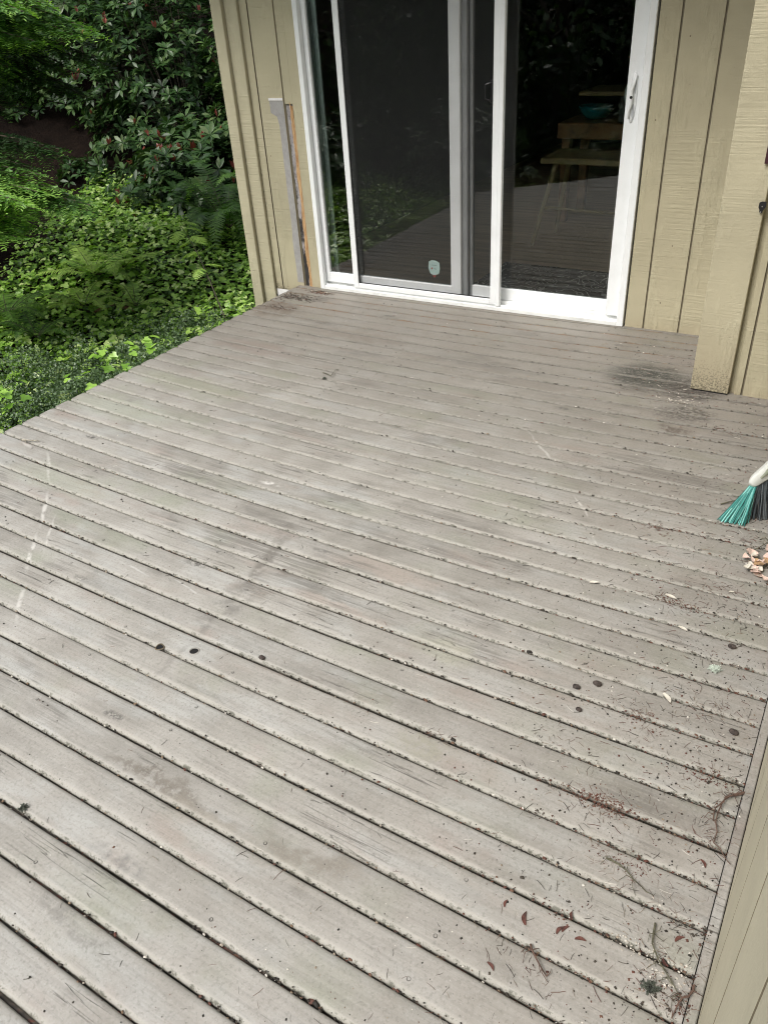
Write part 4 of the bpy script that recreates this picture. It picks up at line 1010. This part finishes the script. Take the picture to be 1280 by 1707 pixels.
# heap of dried leaves at the right edge
lc = empty('dried_leaf_cluster', tuple(at(1265, 943)), 'cluster of curled pink and tan dried leaves at the right edge', 'leaf cluster')
pet = [(1262 + random.gauss(6, 13), 943 + random.gauss(2, 9), random.uniform(.018, .038), random.uniform(0, 6.28), 0 if random.random() < .68 else 1) for _ in range(34)]
for i, (px, py, l, a, k) in enumerate(pet):
    px = min(max(px, 1238), 1310)
    o = flake('dried_leaf', px, py, l, l * random.uniform(.22, .42), a, None, None, (MT['pink'], MT['tan'], MT['pale'])[k if random.random() < .75 else 2], None, random.uniform(.4, 1.1))
    o.parent = lc; o.matrix_parent_inverse = Matrix.Translation(-Vector(lc.location)); o.location.z = .001 + .003 * (i % 6)

# ------------------------------------------------------------------ vegetation
ivy_v = np.array([(0, 0, 0), (.32, -.10, .03), (.55, .22, -.02), (.30, .42, .05), (.30, .72, 0), (0, 1.0, -.08), (-.30, .72, 0), (-.30, .42, .05), (-.55, .22, -.02), (-.32, -.10, .03), (0, .4, -.06)])
ivy_f = np.array([(10, 0, 1, 2), (10, 2, 3, 4), (10, 4, 5, 6), (10, 6, 7, 8), (10, 8, 9, 0)])
lf_v = np.array([(0, 0, 0), (.16, .30, .05), (.19, .62, .05), (0, 1, -.10), (-.19, .62, .05), (-.16, .30, .05), (0, .35, 0), (0, .66, 0)])
lf_f = np.array([(0, 1, 6, 5), (1, 2, 7, 6), (2, 3, 3, 7), (6, 7, 4, 5), (7, 3, 3, 4)])
lf_f = np.array([(0, 1, 6, 0), (0, 6, 5, 0)])  # placeholder, replaced below
lf_f = np.array([(0, 1, 2, 7), (0, 7, 4, 5), (7, 2, 3, 4)])
qd_v = np.array([(-.5, 0, 0), (.5, 0, 0), (.35, 1, -.1), (-.35, 1, -.1)]); qd_f = np.array([(0, 1, 2, 3)])
dm_v = np.array([(0, 0, 0), (.32, .45, .06), (0, 1, -.05), (-.32, .45, .06)]); dm_f = np.array([(0, 1, 2, 3)])
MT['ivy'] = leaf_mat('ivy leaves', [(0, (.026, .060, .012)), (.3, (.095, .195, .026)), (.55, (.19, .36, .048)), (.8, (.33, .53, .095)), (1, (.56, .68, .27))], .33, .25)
MT['cover'] = leaf_mat('small grey green leaves', [(0, (.016, .034, .016)), (.4, (.06, .105, .045)), (.75, (.16, .24, .115)), (1, (.32, .42, .22))], .45, .15)
MT['fern'] = leaf_mat('fern fronds', [(0, (.016, .042, .010)), (.35, (.06, .14, .025)), (.7, (.17, .33, .05)), (1, (.38, .55, .11))], .5, .3)
MT['rhodo'] = leaf_mat('glossy dark shrub leaves', [(0, (.012, .028, .010)), (.35, (.024, .058, .017)), (.6, (.044, .098, .025)), (.8, (.085, .14, .042)), (1, (.14, .18, .08))], .38, .10, .35)
MT['bud'] = leaf_mat('red young leaves', [(0, (.20, .035, .035)), (1, (.42, .13, .11))], .35, .25)
MT['conif'] = leaf_mat('conifer needles', [(0, (.012, .030, .010)), (.35, (.026, .066, .016)), (.65, (.085, .20, .036)), (1, (.28, .48, .09))], .5, .25)
MT['back'] = leaf_mat('tree foliage', [(0, (.014, .032, .010)), (.5, (.05, .11, .028)), (1, (.15, .26, .06))], .4, .2)
MT['wood'] = leaf_mat('far woodland foliage', [(0, (.006, .013, .006)), (.5, (.016, .034, .011)), (1, (.04, .07, .02))], .6, .1)

def rdir(n, up=.0, sp=1.0):
    d = rng.normal(0, 1, (n, 3)) * sp; d[:, 2] += up; return d / (np.linalg.norm(d, axis=1, keepdims=True) + 1e-9)
def tz(x, y): return float(terr(np.array(x), np.array(y)))
# ivy carpet
def ivy_ok(x, y):
    s = -(x + 3.1) * .82 + y * .57
    return s
N = 175000; x = rng.uniform(-10.5, -2.2, N); y = rng.uniform(-6.0, 6.2, N)
s = -(x + 3.1) * .82 + y * .57
# soil patches stay bare beyond a wavy boundary on the left and the back
lim = 4.9 + .35 * np.sin(x * 2.1) + .3 * np.sin(y * 3.1)
lat = (x + 3.1) * .57 + y * .82          # along the slope
keep = (s > np.where(y < -1.4, -3.2, -.7)) & (s < lim) & ((lat > -3.9 + .25 * np.sin(s * 3)) | (s < 2.0)) & ~((x > -3.5) & (y > .15)) & (x < np.where(y > -2.42, -3.12, -3.12 + (-2.42 - y) * 1.06))
A_, B_ = atg(0, 492), atg(165, 340); side_ = (B_[0] - A_[0]) * (y - A_[1]) - (B_[1] - A_[1]) * (x - A_[0]); ref_ = (B_[0] - A_[0]) * (-.5 - A_[1]) - (B_[1] - A_[1]) * (-3.5 - A_[0])
keep &= (side_ * np.sign(ref_) > -.25 * np.sin(x * 4) - .15) | ((y < -1.9) & (s < 2.2 + .3 * np.sin(x * 3)))
x, y, s = x[keep], y[keep], s[keep]; N = len(x)
hcl = np.array([mn.noise(Vector((a * 2.2, b * 2.2, 0))) for a, b in zip(x, y)])
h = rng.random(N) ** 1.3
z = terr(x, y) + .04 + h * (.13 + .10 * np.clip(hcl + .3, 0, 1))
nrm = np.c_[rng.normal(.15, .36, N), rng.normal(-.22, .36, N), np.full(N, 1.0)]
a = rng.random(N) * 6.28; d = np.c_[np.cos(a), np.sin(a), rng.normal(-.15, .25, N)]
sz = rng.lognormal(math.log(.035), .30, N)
tint = np.clip(.14 + .62 * h + .20 * hcl + rng.normal(0, .17, N) + (rng.random(N) < .10) * .35, 0, 1)  # deep leaves darker, some paler: gap shade and highlights painted as tint
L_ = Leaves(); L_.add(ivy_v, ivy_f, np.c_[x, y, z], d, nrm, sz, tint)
# a few large leaves right by the deck edge
for (px, py, n) in [(180, 610, 9), (150, 632, 7), (255, 580, 9), (355, 520, 8), (8, 660, 16), (230, 600, 10)]:
    c = at(px, py, -.10); a = rng.random(n) * 6.28
    L_.add(ivy_v, ivy_f, c + rng.normal(0, .07, (n, 3)) * [1, 1, .4] - np.array([.12, -.05, .02]), np.c_[np.cos(a), np.sin(a), np.full(n, -.2)], np.c_[rng.normal(.1, .3, n), rng.normal(-.1, .3, n), np.ones(n)], rng.uniform(.035, .06, n), rng.uniform(.4, .85, n))
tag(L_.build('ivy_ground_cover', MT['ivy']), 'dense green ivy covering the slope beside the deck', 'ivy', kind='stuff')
# fine leaved cover near the deck edge
L_ = Leaves(); pts = []
for (px, py, rx_, ry_, n) in [(130, 610, .55, .32, 11000), (60, 650, .45, .25, 7000), (220, 590, .5, .25, 6500), (310, 530, .45, .2, 5000), (30, 600, .3, .25, 3000)]:
    c = at(px, py, -.28); q = rng.normal(0, 1, (n, 2)) * [rx_ * .55, ry_ * .9] + c[:2]; pts.append(q)
q = np.concatenate(pts); q = q[(q[:, 0] < -3.14) & ~((q[:, 0] > -3.5) & (q[:, 1] > .15))]; n = len(q)
hh = np.array([mn.noise(Vector((a * 5, b * 5, 4))) for a, b in q]); h = rng.random(n)
z = terr(q[:, 0], q[:, 1]) + .08 + h * (.20 + .16 * hh)
L_.add(dm_v, dm_f, np.c_[q, z], rdir(n, .3), rdir(n, .9), rng.uniform(.012, .022, n), np.clip(.1 + .5 * h + .3 * hh + rng.normal(0, .14, n), 0, 1))
tag(L_.build('small_leaf_ground_cover', MT['cover']), 'fine grey green leafy cover close to the deck edge', 'ground cover', kind='stuff')

pin_v = np.array([(-.09, 0, 0), (.09, 0, 0), (.06, .6, .02), (0, 1, -.06), (-.06, .6, .02)]); pin_f = np.array([(0, 1, 2, 4), (4, 2, 3, 3)])
pin_v = np.array([(-.10, 0, 0), (.10, 0, 0), (.03, 1, -.05), (-.03, 1, -.05)]); pin_f = np.array([(0, 1, 2, 3)])
def frond(L_, base, ang, length, rise, droop, tint, mb, wid=.17, npin=38):
    base = np.array(base); t = np.linspace(0, 1, npin); dirh = np.array([math.cos(ang), math.sin(ang), 0])
    P = base + dirh * (length * (t - .12 * t ** 2))[:, None]; P[:, 2] += rise * np.sin(t * math.pi * .5) - droop * t ** 2.2
    T = np.gradient(P, axis=0); T /= np.linalg.norm(T, axis=1, keepdims=True)
    side = np.array([-math.sin(ang), math.cos(ang), 0]); up = np.cross(T, side) * -1; up *= np.sign(up[:, 2:3] + 1e-9)
    ln = length * wid * np.sin(np.clip(.10 + .92 * t, 0, 1) * math.pi) ** .7 * (1 - .25 * t) + .004
    k = slice(3, None)
    for sgn in (-1, 1):
        D = side * sgn + T * .35 + np.array([0, 0, -.12]) + rng.normal(0, .05, (npin, 3))
        L_.add(pin_v, pin_f, P[k], D[k], up[k] + rng.normal(0, .12, (npin, 3))[k], np.stack([np.full(npin, length * 1.15 / npin * 4.4), ln, ln], 1)[k], np.clip(tint + rng.normal(0, .08, npin)[k] + .15 * t[k], 0, 1))
    mb.tube([tuple(p) for p in P[::4]], [.003 * (1.2 - i / 10) for i in range(len(P[::4]))], 4)
def fern(px, py, nf, ln, lab, tint=.5, hgt=None, ang0=0, spread=6.28, rise=.17, lift=.17, pos=None):
    p = atg(px, py) if pos is None else np.array(pos); o = empty('fern', (p[0], p[1], p[2]), lab, 'fern', 'ferns on the slope beside the deck'); L_ = Leaves(); mb = MB()
    for i in range(nf):
        a = ang0 + spread * (i + random.uniform(-.3, .3)) / nf
        frond(L_, (p[0], p[1], p[2] + lift), a, ln * random.uniform(.75, 1.15), rise * random.uniform(.7, 1.3), rise * random.uniform(.4, 1.1), tint + random.uniform(-.12, .15), mb)
    L_.build('fronds', MT['fern'], o); mb.build('stalks', MT['stem'], o)
fern(165, 490, 9, .48, 'bright fern clump in the middle of the ivy, left of the tall weed', .78)
fern(215, 478, 7, .42, 'fern right of the bright clump in the ivy', .74)
fern(25, 560, 10, .50, 'dense dark green fern at the left edge of the frame', .50)
fern(150, 545, 7, .40, 'yellowish fern between the left edge fern and the deck', .86)
fern(235, 545, 6, .34, 'small fern next to the brown dead frond', .75)
fern(75, 600, 7, .36, 'low fern in shade above the fine leaved cover', .35)
fern(375, 290, 12, .75, 'large dark sword fern beside the house corner', .20, rise=.60, pos=(-5.25, 2.0, tz(-5.25, 2.0)))
fern(345, 350, 9, .6, 'sword fern at the foot of the shrub near the house corner', .16, rise=.45, pos=(-5.6, 2.2, tz(-5.6, 2.2)))
fern(395, 235, 10, .8, 'arching sword fern behind the house corner', .24, rise=.8, pos=(-5.2, 2.7, tz(-5.2, 2.7)))
fern(410, 335, 9, .55, 'sword fern low against the house corner', .20, rise=.4, pos=(-4.75, 1.95, tz(-4.75, 1.95)))
# tall weed with lobed pale leaves
wp = at(390, 470, -.45); base = at(375, 530, -.35)
o = empty('tall_weed', tuple(base), 'tall thin weed with pale lobed leaves rising above the ivy', 'weed'); top = at(300, 375, .05)
mb = MB(); pth = [base * (1 - t) + top * t + np.array([0, 0, .10 * math.sin(math.pi * t)]) for t in np.linspace(0, 1, 9)]; mb.tube(pth, [.006 - .0045 * i / 8 for i in range(9)], 5); mb.build('stem', MT['stem'], o)
L_ = Leaves()
for i, p in enumerate(pth[3:]):
    for sgn in (-1, 1):
        a = random.uniform(0, 6.28) if i < 5 else 1.2
        frond(L_, p, a, .20 * random.uniform(.7, 1.1), .03, .08, .85, mb, .42, 13)
L_.build('leaves', MT['fern'], o)
# brown dead frond
L_ = Leaves(); mb = MB(); p = atg(200, 545); o = empty('dead_fern_frond', tuple(p), 'small reddish brown dead frond among the ferns', 'dead frond')
for a in (0.2, 1.4, 2.6, 4.0): frond(L_, (p[0], p[1], p[2] + .16), a, .20, .03, .05, .5, mb, .25, 18)
L_.build('fronds', leaf_mat('dead brown frond', [(0, (.10, .04, .02)), (1, (.20, .09, .05))], .8, .1), o)

# shrub with whorls of long leaves
def shrub(name, c, rx_, ry_, hz, nwh, lab, grp, seed=1, budn=0, mat='rhodo', leaf=.098, view=True):
    c = np.array(c); o = empty(name, tuple(c), lab, 'shrub', grp); L_ = Leaves(); B = Leaves(); mb = MB()
    u = rdir(nwh); u[:, 2] = np.abs(u[:, 2]) * 1.0 - .15; rr = rng.uniform(.35, 1.0, nwh) ** .5
    lump = 1 + .22 * np.array([mn.noise(Vector((q[0] * 2.3 + seed, q[1] * 2.3, q[2] * 2.3))) for q in u]) * 1.6
    P = c + u * (rr * lump)[:, None] * [rx_, ry_, hz]; P[:, 2] = np.maximum(P[:, 2], terr(P[:, 0], P[:, 1]) + .06)
    for i in range(nwh):
        ax = u[i] * .7 + np.array([0, 0, .55]) + rng.normal(0, .25, 3); ax /= np.linalg.norm(ax); e1 = np.cross(ax, [0.3, .2, 1.]); e1 /= np.linalg.norm(e1); e2 = np.cross(ax, e1)
        n = rng.integers(7, 12); a = np.arange(n) * 6.2832 / n + rng.random() * 6.28 + rng.normal(0, .15, n); el = rng.uniform(-.15, .55, n)
        D = (e1[None] * np.cos(a)[:, None] + e2[None] * np.sin(a)[:, None]) * np.cos(el)[:, None] + ax[None] * np.sin(el)[:, None]
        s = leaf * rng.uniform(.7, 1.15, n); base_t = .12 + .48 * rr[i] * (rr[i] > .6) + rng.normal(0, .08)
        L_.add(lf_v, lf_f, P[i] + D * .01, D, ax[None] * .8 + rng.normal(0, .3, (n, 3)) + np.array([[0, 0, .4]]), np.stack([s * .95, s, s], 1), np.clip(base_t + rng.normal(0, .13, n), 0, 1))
        if i % 14 == 0:
            q = c + (P[i] - c) * .35; q[2] = max(q[2] - .15, terr(q[0], q[1])); mb.tube([tuple(c + np.array([0, 0, -.02])), tuple(q), tuple(P[i])], [.018, .010, .004], 5)
    idx = np.where((rr > .8))[0][:budn * 3]
    for i in idx:
        if rng.random() < .4:
            n = 3; D = np.array([[0, 0, 1.]]) + rng.normal(0, .28, (n, 3)); B.add(lf_v, lf_f, np.repeat(P[i:i + 1], n, 0), D, rdir(n), np.stack([np.full(n, leaf * .9)] * 3, 1) * rng.uniform(.6, 1), rng.random(n))
    L_.build('leaves', MT[mat], o); mb.build('branches', MT['stem'], o)
    if B.n: B.build('young_leaves', MT['bud'], o)
    return o
GR = 'dark shrubs behind the ivy'
for i, (x, y, rx_, ry_, hz, n, lab) in enumerate([
    (-6.35, 2.95, 1.05, .95, 1.05, 620, 'glossy dark rhododendron with red young leaves at the back of the ivy'),
    (-6.0, 4.3, 1.3, 1.2, 2.5, 1100, 'tall dark rhododendron reaching the top edge next to the house corner'),
    (-7.7, 4.2, 1.3, 1.3, 2.5, 1000, 'tall dark rhododendron behind the hanging conifer branches'),
    (-9.6, 4.4, 1.6, 1.5, 3.0, 800, 'big shaded shrub farthest up the slope on the left'),
    (-5.0, 5.6, 1.3, 1.4, 2.6, 700, 'dark shrub half hidden behind the house corner trim')]):
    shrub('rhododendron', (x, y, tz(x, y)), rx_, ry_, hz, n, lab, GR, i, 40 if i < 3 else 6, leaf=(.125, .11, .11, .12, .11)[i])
for (px, py, lab) in [(135, 305, 'small dark seedling shrub on the bare soil bank'), (170, 330, 'low dark shrub between the soil bank and the ivy')]:
    p = atg(px, py); shrub('seedling_shrub', tuple(p), .22, .22, .32, 22, lab, 'seedling shrubs by the soil bank', 3, 0)

# conifer with flat drooping sprays
nd_v = np.array([(-.16, 0, 0), (.16, 0, 0), (.10, 1, -.05), (-.10, 1, -.05)]); nd_f = np.array([(0, 1, 2, 3)])
def cbranch(L_, mb, a, b, sag=.18, w=.42, tint=.5, fine=1.0):
    a = np.array(a, float); b = np.array(b, float); Lb = np.linalg.norm(b - a); n = max(6, int(Lb / (.05 * fine)))
    t = np.linspace(0, 1, n); P = a + (b - a) * t[:, None]; P[:, 2] += sag * Lb * (np.sin(math.pi * t * .9) * .5 - .25 * t ** 2)
    mb.tube([tuple(p) for p in P[::2]], [max(.003, .016 * (1 - t_)) for t_ in t[::2]], 5)
    T = (b - a) / Lb; up = np.array([0, 0, 1.]); side = np.cross(T, up); side /= np.linalg.norm(side) + 1e-9
    PP = []; DD = []; NN = []; SS = []; TT = []
    for i in range(max(1, n // 6), n):
        for sg in (-1, 1):
            tl = w * Lb * (1 - t[i]) ** .8 * (.35 + .65 * min(1, t[i] * 4)) * random.uniform(.7, 1.1) + .06
            dr = side * sg * .85 + T * .62 + rng.normal(0, .08, 3) + np.array([0, 0, -.12]); dr /= np.linalg.norm(dr)
            m_ = max(4, int(tl / (.013 * fine))); s = np.linspace(0, 1, m_)
            Q = P[i] + dr * (tl * s)[:, None]; Q[:, 2] -= tl * .30 * s ** 2
            nrm = np.array([0, 0, 1.]) + rng.normal(0, .2, 3); sd = np.cross(dr, nrm); sd /= np.linalg.norm(sd)
            for q in (-1, 1):
                D = sd * q * .9 + dr * .65 + rng.normal(0, .12, (m_, 3)); ll = (.036 * fine) * (1 - .45 * s) * rng.uniform(.7, 1.25, m_)
                PP.append(Q); DD.append(D); NN.append(np.tile(nrm, (m_, 1)) + rng.normal(0, .25, (m_, 3))); SS.append(np.stack([ll * 1.25, ll, ll], 1))
                TT.append(np.clip(tint - .28 + .50 * s ** 2 + .22 * t[i] + rng.normal(0, .07, m_), 0, 1))
    L_.add(nd_v, nd_f, np.concatenate(PP), np.concatenate(DD), np.concatenate(NN), np.concatenate(SS), np.concatenate(TT))
con = empty('conifer', (-7.6, -.9, tz(-7.6, -.9)), 'conifer with bright tipped drooping sprays reaching in from the left edge', 'tree'); L_ = Leaves(); mb = MB()
TR = np.array([-7.6, -.9])
vis = [  # tip pixel, distance, start pixel, start distance
    ((118, 35), 6.0, (-230, -40), 7.0, .72), ((95, 70), 6.0, (-210, 60), 7.0, .66), ((40, 15), 5.8, (-230, -30), 7.0, .72), ((60, -10), 6.3, (-200, -80), 7.0, .66), ((15, 120), 6.2, (-220, 80), 7.0, .6),
    ((160, 110), 7.2, (-120, 20), 7.6, .44), ((135, 150), 7.3, (-140, 60), 7.6, .40), ((75, 160), 7.2, (-180, 60), 7.5, .38), ((150, 60), 7.2, (-140, -20), 7.6, .42), ((20, 165), 6.4, (-220, 110), 7.0, .42),
    ((55, 278), 6.0, (-200, 240), 6.8, .45), ((75, 320), 5.7, (-220, 290), 6.6, .85), ((112, 350), 5.7, (-200, 310), 6.6, .66), ((45, 360), 5.5, (-240, 340), 6.5, .92), ((40, 395), 5.4, (-230, 370), 6.4, .80), ((10, 335), 5.4, (-240, 310), 6.4, .9),
    ((105, -30), 6.5, (-180, -90), 7.2, .6), ((175, -25), 6.8, (-120, -100), 7.4, .55), ((90, 105), 6.9, (-160, 40), 7.4, .45)]
for (tp, td, sp, sd_, tt) in vis:
    for r in range(3):
        off = np.array([random.gauss(0, .09), random.gauss(0, .09), random.gauss(0, .05)]) * (r > 0)
        cbranch(L_, mb, atd(*sp, sd_) + off * .5, atd(*tp, td) + off, .10, .42, tt - .10 * r, 1.0)
for i in range(46):
    hgt = tz(*TR) + .4 + 6.8 * (i / 46); a = i * 2.4 + random.uniform(-.3, .3); ln = 1.9 * (1 - i / 60) * random.uniform(.8, 1.1)
    d = np.array([math.cos(a), math.sin(a)])
    tip = np.array([TR[0] + d[0] * ln, TR[1] + d[1] * ln, hgt - .25 * ln])
    cbranch(L_, mb, (TR[0], TR[1], hgt), tip, .12, .38, .5, 2.2)
L_.build('crown', MT['conif'], con)
mb.tube([(TR[0], TR[1], tz(*TR) - .2), (TR[0] + .05, TR[1], 2.5), (TR[0], TR[1] + .05, 7.6)], [.15, .11, .02], 10); mb.build('trunk', MT['bark'], con)
# far woodland: one mass of dark foliage closing the view between the nearer trees
n = 26000; a = rng.uniform(math.radians(95), math.radians(350), n); R_ = rng.uniform(17, 24, n); x = R_ * np.cos(a) - 2; y = R_ * np.sin(a); hh = rng.random(n)
ok = ~((x > 2) & (y > -6)); x, y, hh = x[ok], y[ok], hh[ok]; n = len(x)
z = np.array([float(terr(np.array(p), np.array(q))) for p, q in zip(x, y)]) + hh * (7.5 + 2.0 * np.sin(a[ok] * 9))
L_ = Leaves(); L_.add(dm_v, dm_f, np.c_[x, y, z], rdir(n), rdir(n), rng.uniform(.5, 1.1, n), np.clip(rng.normal(.35, .2, n), 0, 1))
tag(L_.build('far_woodland', MT['wood']), 'far mass of dark woodland around the garden', 'woodland', kind='stuff')
# trees behind the viewer, mirrored in the glass; slope trees added for garden shade
def tree(x, y, h, r, lab, n=5200, leaf=.16, low=.28, cat='tree'):
    z0 = tz(x, y); o = empty('broadleaf_tree', (x, y, z0), lab, cat, 'woodland trees around the house'); L_ = Leaves(); mb = MB()
    mb.tube([(x, y, z0 - .2), (x + .1, y - .05, z0 + h * .45), (x, y, z0 + h * .85)], [.17, .12, .03], 9)
    ncl = 34; cl = rdir(ncl) * rng.uniform(.35, 1, (ncl, 1)) ** .5 * [r, r, h * (1 - low) * .5] + [x, y, z0 + h * (low + (1 - low) * .5)]
    for q in cl[::2]: mb.tube([(x, y, z0 + h * .4), tuple((np.array([x, y, z0 + h * .5]) + q) / 2), tuple(q)], [.06, .035, .01], 5)
    k = rng.integers(0, ncl, n); P = cl[k] + rdir(n) * rng.uniform(.1, 1, (n, 1)) * r * .38
    L_.add(dm_v, dm_f, P, rdir(n), rdir(n, .5), rng.uniform(leaf * .6, leaf * 1.3, n), np.clip(.25 + .5 * (P[:, 2] - cl[k][:, 2]) / (r * .4) + rng.normal(0, .15, n), 0, 1))
    L_.build('crown', MT['back'], o); mb.build('trunk', MT['bark'], o)
TL = [(-8.2, 6.8, 8, 2.8, .20, 'broad dark shade tree added up the slope behind the rhododendrons'), (-11.8, 4.0, 8.5, 3.2, .16, 'spreading shade tree added up the slope behind the conifer'), (-5.2, 9.0, 8, 2.8, .16, 'tall shade tree added behind the house'),
      (-12.5, -1.5, 8, 3.0, .12, 'tree beyond the conifer at the left'), (-10.5, -6.5, 8, 3.2, .06, 'leafy tree far to the left of the deck'), (-7.6, -10.5, 9, 3.4, .06, 'leafy tree reflected in the left door glass'),
      (-3.6, -12.8, 9, 3.4, .05, 'leafy tree mirrored in the middle of the door'), (.6, -13.0, 9, 3.4, .06, 'tree behind the viewer, mirrored in the right door glass'), (-13.5, -11.0, 10, 3.6, .06, 'tall tree at the far edge of the garden'), (4.8, -11.5, 9, 3.2, .08, 'tree behind the viewer on the right side')]
for (x, y, h, r, lo, lab) in TL: tree(x, y, h, r, lab, low=lo, n=5600)
for (x, y, h, r, lab) in [(-1.6, -10.6, 4.2, 2.0, 'tall leafy bush mirrored left of centre in the right door glass'), (1.4, -10.4, 4.2, 2.0, 'tall leafy bush behind the viewer on the right'), (-4.9, -9.6, 4.2, 2.0, 'tall leafy bush mirrored in the screen door'),
        (-8.0, -7.6, 4.2, 2.1, 'tall leafy bush mirrored at the left of the door'), (-10.3, -3.6, 4.0, 2.0, 'tall leafy bush left of the deck beyond the garden'), (4.6, -8.6, 4.2, 2.0, 'tall leafy bush far right behind the viewer'), (-11.5, 1.6, 3.6, 2.0, 'dark leafy bush filling the gap under the slope trees')]:
    tree(x, y, h, r, lab, low=-.10, n=7000, leaf=.13, cat='bush')
for (x, y, lab) in [(-4.6, -5.6, 'low dark shrub off the clipped deck corner'), (-3.0, -7.2, 'rounded dark shrub behind the viewer'), (-6.3, -4.4, 'wide dark shrub left of the deck corner'), (-.8, -8.0, 'dark shrub mirrored low in the right door glass')]:
    shrub('garden_shrub', (x, y, tz(x, y)), 1.0, 1.0, 1.3, 170, lab, 'shrubs around the far side of the deck', 2, 0, 'rhodo', .15)
